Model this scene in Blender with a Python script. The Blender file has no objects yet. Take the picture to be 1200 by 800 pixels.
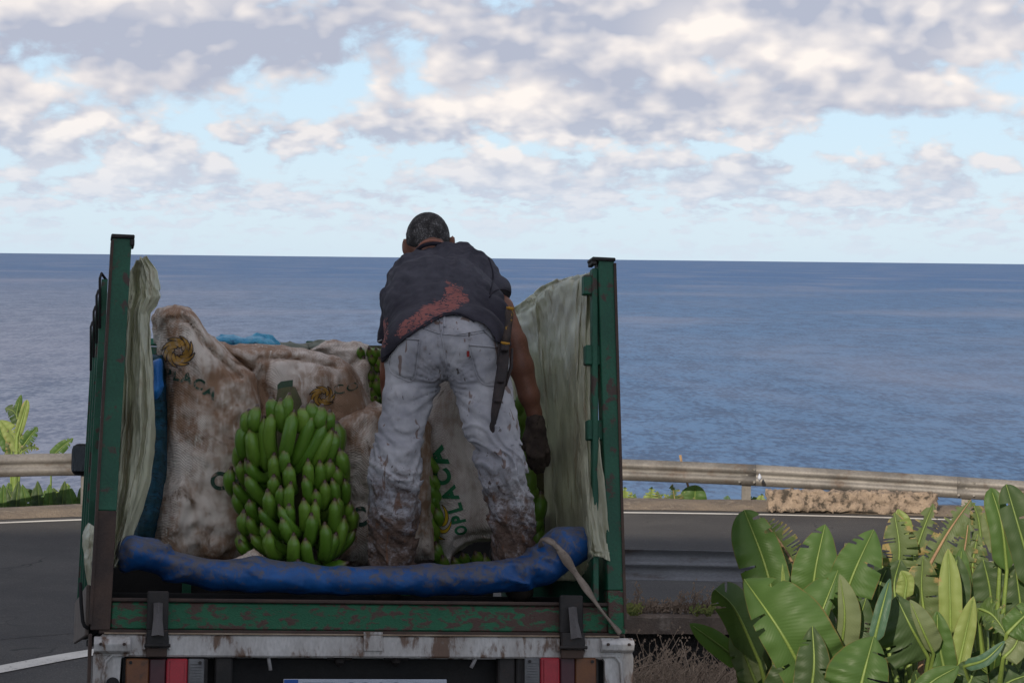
import bpy, bmesh, math, random
import numpy as np
from mathutils import Vector, Matrix
from mathutils.bvhtree import BVHTree
random.seed(7); rng = np.random.default_rng(7)
sc = bpy.context.scene
R = math.radians
# ------------------------------------------------------------------ camera
FOC = 2500.0; CZ = 3.3                       # focal length in photo pixels (1200 wide), eye height over the road
ROLL = math.atan(13/1200); PIT = math.atan(97.5/FOC)
cd = bpy.data.cameras.new('camera'); cam = bpy.data.objects.new('camera', cd); sc.collection.objects.link(cam)
cd.sensor_width = 36; cd.lens = FOC/1200*36; cd.clip_start = .1; cd.clip_end = 500000
_r = Vector((1, 0, 0)); _f = Vector((0, math.cos(PIT), -math.sin(PIT))); _u = Vector((0, math.sin(PIT), math.cos(PIT)))
_X = _r*math.cos(ROLL) + _u*math.sin(ROLL); _Y = -_r*math.sin(ROLL) + _u*math.cos(ROLL)
M = Matrix((( _X.x, _Y.x, -_f.x, 0), (_X.y, _Y.y, -_f.y, 0), (_X.z, _Y.z, -_f.z, CZ), (0, 0, 0, 1)))
cam.matrix_world = M; sc.camera = cam
def ray(px, py):                             # direction of a photo pixel
    return _X*((px-600)/FOC) + _Y*((400-py)/FOC) + _f
def F(px, py, d):                            # world point seen at a photo pixel on the vertical plane y = d
    v = ray(px, py); return Vector((0, 0, CZ)) + v*(d/v.y)
# ------------------------------------------------------------------ render look, world, sun
sc.view_settings.view_transform = 'Standard'; sc.view_settings.look = 'None'
sc.view_settings.exposure = 0.46; sc.view_settings.gamma = 1
SUN_EL = R(21); SDIR = Vector((-.30, -.954, 0)).normalized()          # where the sun stands (behind the camera, a little left)
SUNV = Vector((SDIR.x*math.cos(SUN_EL), SDIR.y*math.cos(SUN_EL), math.sin(SUN_EL)))
sl = bpy.data.lights.new('sun', 'SUN'); so = bpy.data.objects.new('sun', sl); sc.collection.objects.link(so)
sl.energy = 3.8; sl.angle = R(.53); sl.color = (1, .87, .70)
so.rotation_euler = (-SUNV).to_track_quat('-Z', 'Y').to_euler(); so.location = SUNV*60

class NT:                                     # tiny node-tree writer
    def __init__(s, tree): s.t = tree; s.n = tree.nodes; s.l = tree.links; s.n.clear()
    def node(s, typ, ins=None, **kw):
        n = s.n.new(typ)
        for k, v in kw.items(): setattr(n, k, v)
        for k, v in (ins or {}).items(): s.set(n.inputs[k], v)
        return n
    def set(s, sock, v):
        if isinstance(v, bpy.types.NodeSocket): s.l.new(v, sock)
        else:
            try: sock.default_value = v
            except Exception:
                sock.default_value = (v[0], v[1], v[2], 1) if len(v) == 3 else v[:3]
    def m(s, op, a, b=0.0, c=0.0, clamp=False):
        n = s.node('ShaderNodeMath', operation=op, use_clamp=clamp)
        s.set(n.inputs[0], a); s.set(n.inputs[1], b)
        if len(n.inputs) > 2: s.set(n.inputs[2], c)
        return n.outputs[0]
    def ss(s, x, a, b, lo=0.0, hi=1.0):        # smoothstep map
        n = s.node('ShaderNodeMapRange', interpolation_type='SMOOTHSTEP')
        for i, v in enumerate((x, a, b, lo, hi)): s.set(n.inputs[i], v)
        return n.outputs[0]
    def mix(s, f, a, b, mode='MIX'):
        n = s.node('ShaderNodeMix', data_type='RGBA', blend_type=mode)
        s.set(n.inputs[0], f); s.set(n.inputs[6], a); s.set(n.inputs[7], b)
        return n.outputs[2]
    def noise(s, vec, scale, detail=4, rough=.55, dist=0.0, dim='3D'):
        n = s.node('ShaderNodeTexNoise', noise_dimensions=dim)
        s.set(n.inputs['Vector'], vec); s.set(n.inputs['Scale'], scale); s.set(n.inputs['Detail'], detail)
        s.set(n.inputs['Roughness'], rough); s.set(n.inputs['Distortion'], dist)
        return n.outputs[0]
    def vec(s, x, y, z):
        n = s.node('ShaderNodeCombineXYZ'); s.set(n.inputs[0], x); s.set(n.inputs[1], y); s.set(n.inputs[2], z); return n.outputs[0]
    def xyz(s, v):
        n = s.node('ShaderNodeSeparateXYZ'); s.set(n.inputs[0], v); return n.outputs
    def mapv(s, v, scale=(1, 1, 1), loc=(0, 0, 0), rot=(0, 0, 0)):
        n = s.node('ShaderNodeMapping'); s.set(n.inputs[0], v); n.inputs[1].default_value = loc; n.inputs[2].default_value = rot; n.inputs[3].default_value = scale
        return n.outputs[0]

w = bpy.data.worlds.new("World"); sc.world = w; w.use_nodes = True
def build_world():
    t = NT(w.node_tree)
    out = t.node('ShaderNodeOutputWorld'); bg = t.node('ShaderNodeBackground'); t.l.new(bg.outputs[0], out.inputs[0])
    sky = t.node('ShaderNodeTexSky', sky_type='NISHITA', sun_disc=False, sun_elevation=SUN_EL,
                 sun_rotation=math.atan2(SDIR.x, SDIR.y), altitude=60, air_density=1.0, dust_density=.6, ozone_density=1.6)
    co = t.node('ShaderNodeTexCoord').outputs['Generated']
    X, Y, Z = t.xyz(co)
    hyp = t.m('SQRT', t.m('ADD', t.m('MULTIPLY', X, X), t.m('MULTIPLY', Y, Y)))
    az = t.m('ARCTAN2', X, Y); el = t.m('MAXIMUM', t.m('ARCTAN2', Z, hyp), 0.0)
    PX = t.m('MULTIPLY', az, 25.0); PY = t.m('MULTIPLY', el, 25.0)      # 1 unit = 2.3 degrees of sky
    # big masses: (az units, el units, rx, ry, weight)
    blobs = [(-4.9, 2.75, 2.7, .62, .46), (-3.2, 2.35, 1.0, .4, .22), (-4.9, 1.45, 1.9, .55, .16), (-2.1, 2.35, .6, .35, .16), (-3.6, .85, 2.2, .22, .05),
             (-.2, 1.95, 2.2, .62, .30), (1.4, 2.75, 2.6, .6, .36), (3.6, 2.7, 2.2, .4, .34), (1.6, 1.65, 1.8, .4, .26), (5.4, 2.45, 1.5, .5, .26), (3.9, 1.9, 1.2, .25, .14),
             (2.7, 1.0, 1.0, .22, .17), (4.0, .72, 1.6, .18, .13), (-2.4, 1.48, .55, .2, .2), (-1.4, 1.45, .55, .14, .18), (.2, .95, 1.3, .25, .15), (-4.2, 1.1, 2.5, .35, .10), (5.7, 1.3, 1.3, .3, .12), (-.9, .6, 2.0, .2, .04),
             (-2.8, 1.62, 1.5, .45, -.22), (-3.0, 1.15, 1.2, .22, -.06), (4.1, 1.45, 1.7, .28, -.24), (1.0, 1.28, 2.2, .12, -.20), (-1.9, 1.05, 1.2, .2, -.16), (2.2, 2.2, .6, .35, -.10), (-2.6, 2.85, .8, .35, -.05), (0., 3.05, .5, .25, -.2)]
    bias = None
    for cx, cy, rx, ry, wt in blobs:
        dx = t.m('DIVIDE', t.m('SUBTRACT', PX, cx), rx); dy = t.m('DIVIDE', t.m('SUBTRACT', PY, cy), ry)
        q = t.m('ADD', t.m('MULTIPLY', dx, dx), t.m('MULTIPLY', dy, dy))
        g = t.m('MULTIPLY', t.m('EXPONENT', t.m('MULTIPLY', q, -1.0)), wt)
        bias = g if bias is None else t.m('ADD', bias, g)
    def field(dv, du, det):
        """billowing density: rounded lumps (smooth Voronoi) broken up by fractal noise, smaller and flatter toward the horizon"""
        e = t.m('ADD', el, dv); A = t.m('ADD', az, du)
        tot = None
        for (ku, kv, sd, lo, hi) in ((15, 24, 3.1, .052, .085), (25, 48, 8.3, .022, .045), (40, 110, 5.7, None, None)):
            c = t.vec(t.m('MULTIPLY_ADD', A, float(ku), sd), t.m('MULTIPLY_ADD', e, float(kv), sd*2), 0.0)
            wn = t.node('ShaderNodeTexNoise', noise_dimensions='2D'); t.set(wn.inputs['Vector'], c); wn.inputs['Scale'].default_value = 1.7; wn.inputs['Detail'].default_value = 3; wn.inputs['Roughness'].default_value = .55
            wv = t.node('ShaderNodeVectorMath', operation='MULTIPLY_ADD'); t.set(wv.inputs[0], wn.outputs['Color']); wv.inputs[1].default_value = (.9, .9, 0); t.set(wv.inputs[2], c)
            big = t.noise(c, .8, 2, .5, dim='2D'); med = t.noise(c, 2.2, det, .60, .15, dim='2D')
            vo = t.node('ShaderNodeTexVoronoi', feature='SMOOTH_F1', voronoi_dimensions='2D'); t.set(vo.inputs['Vector'], wv.outputs[0]); vo.inputs['Scale'].default_value = 2.0; vo.inputs['Smoothness'].default_value = .35
            f_ = t.m('ADD', t.m('ADD', t.m('MULTIPLY', big, .62), t.m('MULTIPLY', med, .52)), t.m('MULTIPLY', t.m('SUBTRACT', .62, vo.outputs['Distance']), .30))
            if tot is None: tot = (f_, lo, hi)
            else:
                m_ = t.ss(el, tot[1], tot[2]); mixf = t.m('ADD', t.m('MULTIPLY', tot[0], m_), t.m('MULTIPLY', f_, t.m('SUBTRACT', 1.0, m_)))
                tot = (mixf, lo, hi) if lo is not None else (mixf, 0, 0)
        return tot[0]
    n0 = field(0, 0, 7); s0 = field(0, 0, 2); s1 = field(.008, -.005, 2)
    cover = t.m('MULTIPLY', t.ss(el, .125, .30), .16)        # extra cloud added overhead, out of view, for brighter, more neutral ambient light
    low = t.m('MULTIPLY', t.m('MULTIPLY', t.ss(el, .0, .03), t.ss(el, .10, .05)), .085)
    dens = t.m('ADD', t.m('ADD', n0, t.m('MULTIPLY', bias, .80)), t.m('ADD', cover, low))
    a = t.ss(dens, .63, .82)
    hz = t.ss(el, -.01, .032)
    a = t.m('MULTIPLY', a, t.m('ADD', .30, t.m('MULTIPLY', hz, .62)))
    rel = t.m('MULTIPLY', t.m('SUBTRACT', s0, s1), 3.0)
    rel = t.m('ADD', rel, t.m('MULTIPLY', t.m('SUBTRACT', n0, s0), 1.3))
    lit = t.m('ADD', rel, .36, clamp=True)
    glow = None                                # sun-lit tops of the nearer clouds
    for cx, cy, rx, ry, wt in [(2.1, 2.72, .62, .42, .7), (-3.9, 2.85, 1.1, .35, .55), (-5.3, 1.95, .55, .22, .55), (.1, 1.85, .5, .35, .55), (-.55, 1.85, .9, .22, .5), (-4.8, .98, .8, .12, .5), (-4.9, 1.42, .8, .14, .4), (3.4, 2.3, .7, .22, .5), (5.5, 2.4, .7, .5, .4), (-1.0, 2.75, .5, .6, .35), (0.0, 1.25, .5, .2, .4)]:
        dx = t.m('DIVIDE', t.m('SUBTRACT', PX, cx), rx); dy = t.m('DIVIDE', t.m('SUBTRACT', PY, cy), ry)
        q = t.m('ADD', t.m('MULTIPLY', dx, dx), t.m('MULTIPLY', dy, dy))
        g = t.m('MULTIPLY', t.m('EXPONENT', t.m('MULTIPLY', q, -1.0)), wt)
        glow = g if glow is None else t.m('ADD', glow, g)
    dark = None
    for cx, cy, rx, ry, wt in [(-5.0, 2.35, 2.4, .34, .75), (-2.9, 2.5, .9, .3, .5), (-.1, 2.45, 1.1, .3, .25), (3.6, 2.9, 1.8, .25, .3), (1.2, 1.6, 1.0, .25, .15), (-3.4, 1.35, 1.0, .2, .15)]:
        dx = t.m('DIVIDE', t.m('SUBTRACT', PX, cx), rx); dy = t.m('DIVIDE', t.m('SUBTRACT', PY, cy), ry)
        q = t.m('ADD', t.m('MULTIPLY', dx, dx), t.m('MULTIPLY', dy, dy))
        g = t.m('MULTIPLY', t.m('EXPONENT', t.m('MULTIPLY', q, -1.0)), wt)
        dark = g if dark is None else t.m('ADD', dark, g)
    lit = t.m('SUBTRACT', t.m('ADD', t.m('MULTIPLY', lit, .85), t.m('MULTIPLY', glow, .8)), t.m('MULTIPLY', dark, .8), clamp=True)
    cc = t.mix(lit, CLOUD_DARK, CLOUD_LIT)
    cc = t.mix(t.ss(el, -.01, .085), (CLOUD_FAR[0], CLOUD_FAR[1], CLOUD_FAR[2], 1), cc)
    smix = t.m('MULTIPLY', t.ss(el, .5, .16), SKY_MIX)
    base = t.mix(smix, sky.outputs[0], t.mix(t.ss(el, 0.0, .11), SKY_HOR, SKY_TOP))
    col = t.mix(a, base, cc)
    t.l.new(col, bg.inputs[0]); bg.inputs[1].default_value = WORLD_STR
WORLD_STR = .105
w.cycles.sampling_method = 'MANUAL'; w.cycles.sample_map_resolution = 256
CLOUD_DARK = (3.2, 3.35, 4.1, 1); CLOUD_LIT = (7.3, 6.6, 6.1, 1); CLOUD_FAR = (4.6, 5.1, 5.9)
SKY_HOR = (4.5, 5.55, 6.5, 1); SKY_TOP = (4.1, 5.5, 6.8, 1); SKY_MIX = .88
build_world()

# ------------------------------------------------------------------ object helpers
def link(o, parent=None):
    sc.collection.objects.link(o)
    if parent is not None: o.parent = parent
    return o
def tag(o, label=None, cat=None, group=None, kind=None):
    if label: o['label'] = label
    if cat: o['category'] = cat
    if group: o['group'] = group
    if kind: o['kind'] = kind
    return o
def empty(name, mat, label, cat, group=None):
    o = bpy.data.objects.new(name, None); o.empty_display_size = .1; link(o); o.matrix_world = mat
    return tag(o, label, cat, group)
def mesh_obj(name, verts, faces, mat, parent=None, smooth=True, xf=None, mats=None, midx=None):
    me = bpy.data.meshes.new(name)
    if xf is not None: verts = [xf @ Vector(v) for v in verts]
    me.from_pydata([tuple(v) for v in verts], [], [tuple(f) for f in faces])
    for m_ in (mats or [mat]): me.materials.append(m_)
    if midx is not None: me.polygons.foreach_set('material_index', midx)
    if smooth: me.polygons.foreach_set('use_smooth', [True]*len(me.polygons))
    me.update()
    return link(bpy.data.objects.new(name, me), parent)
class MB:                                     # collects shapes into one mesh
    def __init__(s): s.v = []; s.f = []
    def add(s, vs, fs):
        o = len(s.v); s.v += [Vector(v) for v in vs]; s.f += [tuple(i+o for i in f) for f in fs]; return s
    def box(s, a, b, bev=.004, rot=None):
        a = Vector(a); b = Vector(b); c = (a+b)/2; h = (b-a)/2; h = Vector((abs(h.x), abs(h.y), abs(h.z)))
        bev = min(bev, min(h)*.45)
        vs = []
        ids = {}
        for sx in (-1, 1):
            for sy in (-1, 1):
                for sz in (-1, 1):
                    for ax in range(3):
                        q = Vector((sx*(h.x-bev), sy*(h.y-bev), sz*(h.z-bev)))
                        q[ax] += (sx, sy, sz)[ax]*bev
                        ids[(sx, sy, sz, ax)] = len(vs)
                        vs.append(c + (rot @ q if rot else q))
        fs = []
        def g(sx, sy, sz, ax): return ids[(sx, sy, sz, ax)]
        for sg in (-1, 1):
            for ax in range(3):
                o = [(-1, -1), (1, -1), (1, 1), (-1, 1)]
                q = []
                for (p1, p2) in o:
                    s3 = [0, 0, 0]; s3[ax] = sg; s3[(ax+1) % 3] = p1; s3[(ax+2) % 3] = p2
                    q.append(g(*s3, ax))
                fs.append(q if sg > 0 else q[::-1])
        for ax in range(3):                     # edge bevels (along ax)
            b1, b2 = (ax+1) % 3, (ax+2) % 3
            for p1 in (-1, 1):
                for p2 in (-1, 1):
                    s0 = [0, 0, 0]; s1 = [0, 0, 0]
                    s0[ax] = -1; s1[ax] = 1; s0[b1] = s1[b1] = p1; s0[b2] = s1[b2] = p2
                    q = [g(*s0, b1), g(*s1, b1), g(*s1, b2), g(*s0, b2)]
                    fs.append(q if p1*p2 < 0 else q[::-1])
        for sx in (-1, 1):
            for sy in (-1, 1):
                for sz in (-1, 1):
                    q = [g(sx, sy, sz, 0), g(sx, sy, sz, 1), g(sx, sy, sz, 2)]
                    fs.append(q if sx*sy*sz > 0 else q[::-1])
        return s.add(vs, fs)
    def tube(s, pts, rad, n=8, cap=True, flat=1.0):
        pts = [Vector(p) for p in pts]; k = len(pts)
        rad = [rad]*k if not hasattr(rad, '__len__') else rad
        vs = []; fs = []; up = None
        for i, p in enumerate(pts):
            tdir = (pts[min(i+1, k-1)] - pts[max(i-1, 0)]).normalized()
            if up is None:
                up = Vector((0, 0, 1)) if abs(tdir.z) < .9 else Vector((1, 0, 0))
            a = tdir.cross(up).normalized(); b = a.cross(tdir).normalized(); up = b
            for j in range(n):
                t = 2*math.pi*j/n
                vs.append(p + (a*math.cos(t) + b*math.sin(t)*flat)*rad[i])
        for i in range(k-1):
            for j in range(n):
                fs.append((i*n+j, i*n+(j+1) % n, (i+1)*n+(j+1) % n, (i+1)*n+j))
        if cap: fs.append(tuple(range(n))[::-1]); fs.append(tuple((k-1)*n+j for j in range(n)))
        return s.add(vs, fs)
    def cyl(s, a, b, r, n=12): return s.tube([a, b], r, n)
    def prism(s, poly, depth_vec):
        n = len(poly); dv = Vector(depth_vec)
        vs = [Vector(p) for p in poly] + [Vector(p)+dv for p in poly]
        fs = [tuple(range(n)), tuple(range(2*n-1, n-1, -1))] + [(i, i+n, (i+1) % n+n, (i+1) % n) for i in range(n)]
        return s.add(vs, fs)
    def build(s, name, mat, parent=None, smooth=False, xf=None):
        return mesh_obj(name, s.v, s.f, mat, parent, smooth, xf)

def recalc(o):
    bm = bmesh.new(); bm.from_mesh(o.data); bmesh.ops.recalc_face_normals(bm, faces=bm.faces); bm.to_mesh(o.data); bm.free()
    return o

# ------------------------------------------------------------------ numpy noise + implicit surfaces
_perm = rng.permutation(256).astype(np.int32); _perm = np.concatenate([_perm, _perm, _perm])
_grad = rng.normal(size=(256, 3)).astype(np.float32); _grad /= np.linalg.norm(_grad, axis=1)[:, None]
def gnoise(p):                                 # gradient noise about -1..1, p (...,3)
    p = np.asarray(p, np.float32); sh = p.shape[:-1]; p = p.reshape(-1, 3)
    i = np.floor(p).astype(np.int32); f = p - i; i &= 255
    u = f*f*f*(f*(f*6-15)+10)
    res = 0
    for dx in (0, 1):
        wx = u[:, 0] if dx else 1-u[:, 0]; a = _perm[i[:, 0]+dx]
        for dy in (0, 1):
            wy = u[:, 1] if dy else 1-u[:, 1]; b = _perm[a+i[:, 1]+dy]
            for dz in (0, 1):
                wz = u[:, 2] if dz else 1-u[:, 2]; g = _grad[_perm[b+i[:, 2]+dz] & 255]
                res = res + wx*wy*wz*((f[:, 0]-dx)*g[:, 0] + (f[:, 1]-dy)*g[:, 1] + (f[:, 2]-dz)*g[:, 2])
    return (res*1.6).reshape(sh)
def fbm(p, o=3, lac=2.1, g=.5):
    r = 0; a = 1; q = np.asarray(p, np.float32)
    for _ in range(o): r = r + a*gnoise(q); q = q*lac + 7.3; a *= g
    return r
def ridge(p, o=2):
    r = 0; a = 1; q = np.asarray(p, np.float32)
    for _ in range(o): r = r + a*(1-2*np.abs(gnoise(q))); q = q*2.05+3.1; a *= .5
    return r
def smin(a, b, k):
    h = np.clip(.5+.5*(b-a)/k, 0, 1); return b*(1-h)+a*h - k*h*(1-h)
def smax(a, b, k): return -smin(-a, -b, k)
def cone(P, a, b, r1, r2, sx=1.0, sy=1.0):     # tapered capsule; sx, sy squeeze space in world x, y about the axis
    a = np.array(a, np.float32); b = np.array(b, np.float32)
    S = np.array([sx, sy, 1], np.float32)
    pa = (P-a)*S; ba = (b-a)*S
    h = np.clip((pa@ba)/max(float(ba@ba), 1e-9), 0, 1)
    return np.linalg.norm(pa - h[..., None]*ba, axis=-1) - (r1+(r2-r1)*h)
def ell(P, c, r):
    c = np.array(c, np.float32); r = np.array(r, np.float32)
    q = (P-c)/r; k = np.linalg.norm(q, axis=-1); k2 = np.linalg.norm(q/r, axis=-1)+1e-9
    return k*(k-1)/k2
def nets(fn, lo, hi, vox, band=None, detail=None):
    lo = np.array(lo, np.float32); hi = np.array(hi, np.float32)
    n = np.maximum(np.ceil((hi-lo)/vox).astype(int)+1, 3)
    ax = [lo[i]+vox*np.arange(n[i], dtype=np.float32) for i in range(3)]
    P = np.stack(np.meshgrid(*ax, indexing='ij'), -1)
    V = fn(P).astype(np.float32)
    if detail is not None:
        m_ = np.abs(V) < band
        V[m_] += detail(P[m_]).astype(np.float32)
    S = V < 0
    nx, ny, nz = n
    cnt = np.zeros((nx-1, ny-1, nz-1), np.float32); acc = np.zeros((nx-1, ny-1, nz-1, 3), np.float32)
    for a in range(3):
        b, c = [k for k in range(3) if k != a]
        sl0 = [slice(None)]*3; sl1 = [slice(None)]*3; sl0[a] = slice(0, -1); sl1[a] = slice(1, None)
        v0 = V[tuple(sl0)]; v1 = V[tuple(sl1)]; cr = (v0 < 0) != (v1 < 0)
        tt = np.where(cr, v0/np.where(cr, v0-v1, 1), 0)
        for db in (0, 1):
            for dc in (0, 1):
                s_ = [slice(None)]*3
                s_[b] = slice(db, n[b]-1+db); s_[c] = slice(dc, n[c]-1+dc)
                cc = cr[tuple(s_)].astype(np.float32); t_ = tt[tuple(s_)]
                cnt += cc; acc[..., a] += cc*t_; acc[..., b] += cc*db; acc[..., c] += cc*dc
    act = cnt > 0
    idx = -np.ones(cnt.shape, np.int64); idx[act] = np.arange(act.sum())
    cell = np.argwhere(act).astype(np.float32)
    verts = lo + vox*(cell + acc[act]/cnt[act][:, None])
    faces = []
    for a in range(3):
        b, c = (a+1) % 3, (a+2) % 3
        s0 = [slice(None)]*3; s1 = [slice(None)]*3; s0[a] = slice(0, -1); s1[a] = slice(1, None)
        A = S[tuple(s0)]; B = S[tuple(s1)]
        e = np.argwhere(A != B); e = e[(e[:, b] > 0) & (e[:, c] > 0) & (e[:, b] < n[b]-1) & (e[:, c] < n[c]-1)]
        if not len(e): continue
        ins = A[tuple(e.T)]
        def at(db, dc):
            q = e.copy(); q[:, b] += db; q[:, c] += dc; return idx[tuple(q.T)]
        q = np.stack([at(-1, -1), at(0, -1), at(0, 0), at(-1, 0)], 1)
        q[~ins] = q[~ins][:, ::-1]
        faces.append(q)
    faces = np.concatenate(faces)
    return verts, faces
def np_obj(name, verts, faces, mat, parent=None, smooth=True, inv=None, attrs=None):
    me = bpy.data.meshes.new(name)
    if inv is not None:
        I = np.array(inv, np.float32); verts = verts@I[:3, :3].T + I[:3, 3]
    me.vertices.add(len(verts)); me.vertices.foreach_set('co', np.ascontiguousarray(verts, dtype=np.float32).ravel())
    k = faces.shape[1]
    me.loops.add(faces.size); me.loops.foreach_set('vertex_index', faces.ravel().astype(np.int32))
    me.polygons.add(len(faces)); me.polygons.foreach_set('loop_start', (np.arange(len(faces))*k).astype(np.int32))
    me.polygons.foreach_set('loop_total', np.full(len(faces), k, np.int32))
    me.polygons.foreach_set('use_smooth', np.full(len(faces), smooth))
    for an, av in (attrs or {}).items():
        at = me.attributes.new(an, 'FLOAT', 'POINT'); at.data.foreach_set('value', np.ascontiguousarray(av, dtype=np.float32))
    me.materials.append(mat); me.update(calc_edges=True); me.validate()
    return link(bpy.data.objects.new(name, me), parent)
def poly_sd(X, Y, poly):                        # signed distance to a 2-D polygon, negative inside
    d = np.full(X.shape, 1e9, np.float32); s = np.zeros(X.shape, bool); n = len(poly)
    for i in range(n):
        ax_, ay = poly[i]; bx, by = poly[(i+1) % n]
        ex, ey = bx-ax_, by-ay; wx, wy = X-ax_, Y-ay
        h = np.clip((wx*ex+wy*ey)/(ex*ex+ey*ey+1e-12), 0, 1)
        d = np.minimum(d, (wx-ex*h)**2+(wy-ey*h)**2)
        c = ((ay > Y) != (by > Y)) & (X < (bx-ax_)*(Y-ay)/((by-ay) if by != ay else 1e-9)+ax_)
        s ^= c
    return np.where(s, -1, 1)*np.sqrt(d)
def seg_d(X, Y, pts):                           # distance to an open polyline
    d = np.full(X.shape, 1e9, np.float32)
    for (ax_, ay), (bx, by) in zip(pts[:-1], pts[1:]):
        ex, ey = bx-ax_, by-ay; wx, wy = X-ax_, Y-ay
        h = np.clip((wx*ex+wy*ey)/(ex*ex+ey*ey+1e-12), 0, 1)
        d = np.minimum(d, (wx-ex*h)**2+(wy-ey*h)**2)
    return np.sqrt(d)
def crom(pts, n):                               # Catmull-Rom through a list of vectors -> n samples
    P = np.array([tuple(p) for p in pts], float); k = len(P)
    t = np.linspace(0, k-1, n); i = np.clip(t.astype(int), 0, k-2); f = (t-i)[:, None]
    g = lambda j: P[np.clip(j, 0, k-1)]
    p0, p1, p2, p3 = g(i-1), g(i), g(i+1), g(i+2)
    p0 = np.where((i == 0)[:, None], 2*p1-p2, p0); p3 = np.where((i == k-2)[:, None], 2*p2-p1, p3)
    return .5*((2*p1)+(-p0+p2)*f+(2*p0-5*p1+4*p2-p3)*f*f+(-p0+3*p1-3*p2+p3)*f**3)
def bvh_of(o):
    me = o.data; mw = o.matrix_world if o.parent is None else world_of(o)
    return BVHTree.FromPolygons([mw @ v.co for v in me.vertices], [tuple(p.vertices) for p in me.polygons])
def world_of(o):
    m_ = o.matrix_basis.copy(); p = o.parent
    while p is not None: m_ = p.matrix_basis @ m_; p = p.parent
    return m_
# ------------------------------------------------------------------ materials
def new_mat(name):
    m_ = bpy.data.materials.new(name); m_.use_nodes = True
    t = NT(m_.node_tree); out = t.node('ShaderNodeOutputMaterial'); b = t.node('ShaderNodeBsdfPrincipled')
    t.l.new(b.outputs[0], out.inputs[0]); return m_, t, b, out
def bump(t, b, h, strength=.3, dist=.01):
    n = t.node('ShaderNodeBump'); n.inputs['Strength'].default_value = strength; n.inputs['Distance'].default_value = dist
    t.l.new(h, n.inputs['Height']); t.l.new(n.outputs[0], b.inputs['Normal']); return n
def worn(name, c1, c2=None, c3=None, sc1=6, sc2=25, th=.6, wd=.08, rough=.6, metal=0, bs=.2, bd=.003, stretch=(1, 1, 1), spec=.4, fine=None, mixw=.5):
    """colour c1 varied with c2 by soft noise, and patches of c3 (rust, dirt) where a finer noise passes th"""
    m_, t, b, o = new_mat(name)
    co = t.mapv(t.node('ShaderNodeTexCoord').outputs['Object'], stretch)
    n1 = t.noise(co, sc1, 5, .6); n2 = t.noise(co, sc2, 7, .65, .3)
    col = t.mix(t.m('MULTIPLY', t.ss(n1, .35, .65), mixw*2, clamp=True), c1, c2 or c1)
    if c3: col = t.mix(t.ss(t.m('ADD', t.m('MULTIPLY', n2, .65), t.m('MULTIPLY', n1, .35)), th-wd, th+wd), col, c3)
    n3 = t.noise(co, fine or sc2*6, 3, .6)
    col = t.mix(.35, col, t.mix(n3, (.0, .0, .0, 1), (1, 1, 1, 1)), 'OVERLAY')
    t.set(b.inputs['Base Color'], col); t.set(b.inputs['Roughness'], t.m('ADD', rough-.08, t.m('MULTIPLY', n2, .2)))
    b.inputs['Metallic'].default_value = metal; b.inputs['Specular IOR Level'].default_value = spec
    bump(t, b, t.m('ADD', n3, t.m('MULTIPLY', n2, 1.5)), bs, bd)
    return m_
G_green = worn('green_paint', (.006, .066, .036), (.010, .09, .048), (.055, .033, .026), 3, 16, .57, .03, .5, bs=.3)
G_green_rusty = worn('rusty_green_paint', (.01, .10, .048), (.018, .13, .06), (.075, .042, .034), 4, 34, .515, .03, .6, bs=.6, bd=.004, stretch=(.6, 1, 1.2))
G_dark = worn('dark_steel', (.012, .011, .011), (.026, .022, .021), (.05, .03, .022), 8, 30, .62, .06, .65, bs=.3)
G_brown = worn('rusted_edge', (.045, .032, .028), (.07, .045, .035), None, 8, 30, rough=.8)
G_white = worn('dirty_white_paint', (.50, .49, .48), (.34, .32, .305), (.13, .08, .055), 5, 22, .555, .05, .5, stretch=(1, 1, .4), bs=.45, fine=90)
G_black = worn('black_steel_and_shade', (.008, .008, .009), (.014, .013, .013), None, 5, 20, rough=.8)  # real black parts, and painted shade inside and under the bed
G_rubber = worn('tyre_rubber', (.02, .02, .02), (.03, .03, .03), None, 5, 20, rough=.85)
G_asphalt = worn('asphalt', (.062, .058, .056), (.082, .076, .072), (.10, .092, .085), .35, 3.0, .58, .12, .9, bs=.6, bd=.01, fine=60, spec=.3)
def asphalt():
    m_, t, b, o = new_mat('worn_asphalt'); P = t.node('ShaderNodeNewGeometry').outputs['Position']
    a = t.noise(P, .5, 5, .6, .3); g = t.noise(P, 55, 3, .7); g2 = t.noise(P, 9, 5, .65)
    col = t.mix(t.ss(a, .35, .65), (.055, .052, .052, 1), (.085, .08, .076, 1))
    col = t.mix(t.ss(g, .35, .68), t.mix(.55, col, (.015, .015, .015, 1)), col); col = t.mix(t.ss(g, .66, .72), col, (.2, .19, .18, 1))
    col = t.mix(t.m('MULTIPLY', t.ss(g2, .55, .75), .4), col, (.13, .12, .11, 1))
    vo = t.node('ShaderNodeTexVoronoi', feature='DISTANCE_TO_EDGE'); w_ = t.node('ShaderNodeTexNoise'); t.set(w_.inputs['Vector'], P); w_.inputs['Scale'].default_value = 1.2
    ad = t.node('ShaderNodeVectorMath', operation='MULTIPLY_ADD'); t.set(ad.inputs[0], w_.outputs['Color']); ad.inputs[1].default_value = (1.6, 1.6, 0); t.set(ad.inputs[2], P); t.set(vo.inputs['Vector'], ad.outputs[0]); vo.inputs['Scale'].default_value = .35
    ck = t.m('MULTIPLY', t.ss(vo.outputs['Distance'], .008, .0), t.ss(a, .45, .6)); col = t.mix(ck, col, (.02, .02, .02, 1))
    t.set(b.inputs['Base Color'], col); b.inputs['Roughness'].default_value = .9; b.inputs['Specular IOR Level'].default_value = .3
    bump(t, b, t.m('ADD', g, t.m('MULTIPLY', g2, .6)), .7, .012); return m_
G_asphalt = asphalt()
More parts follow.
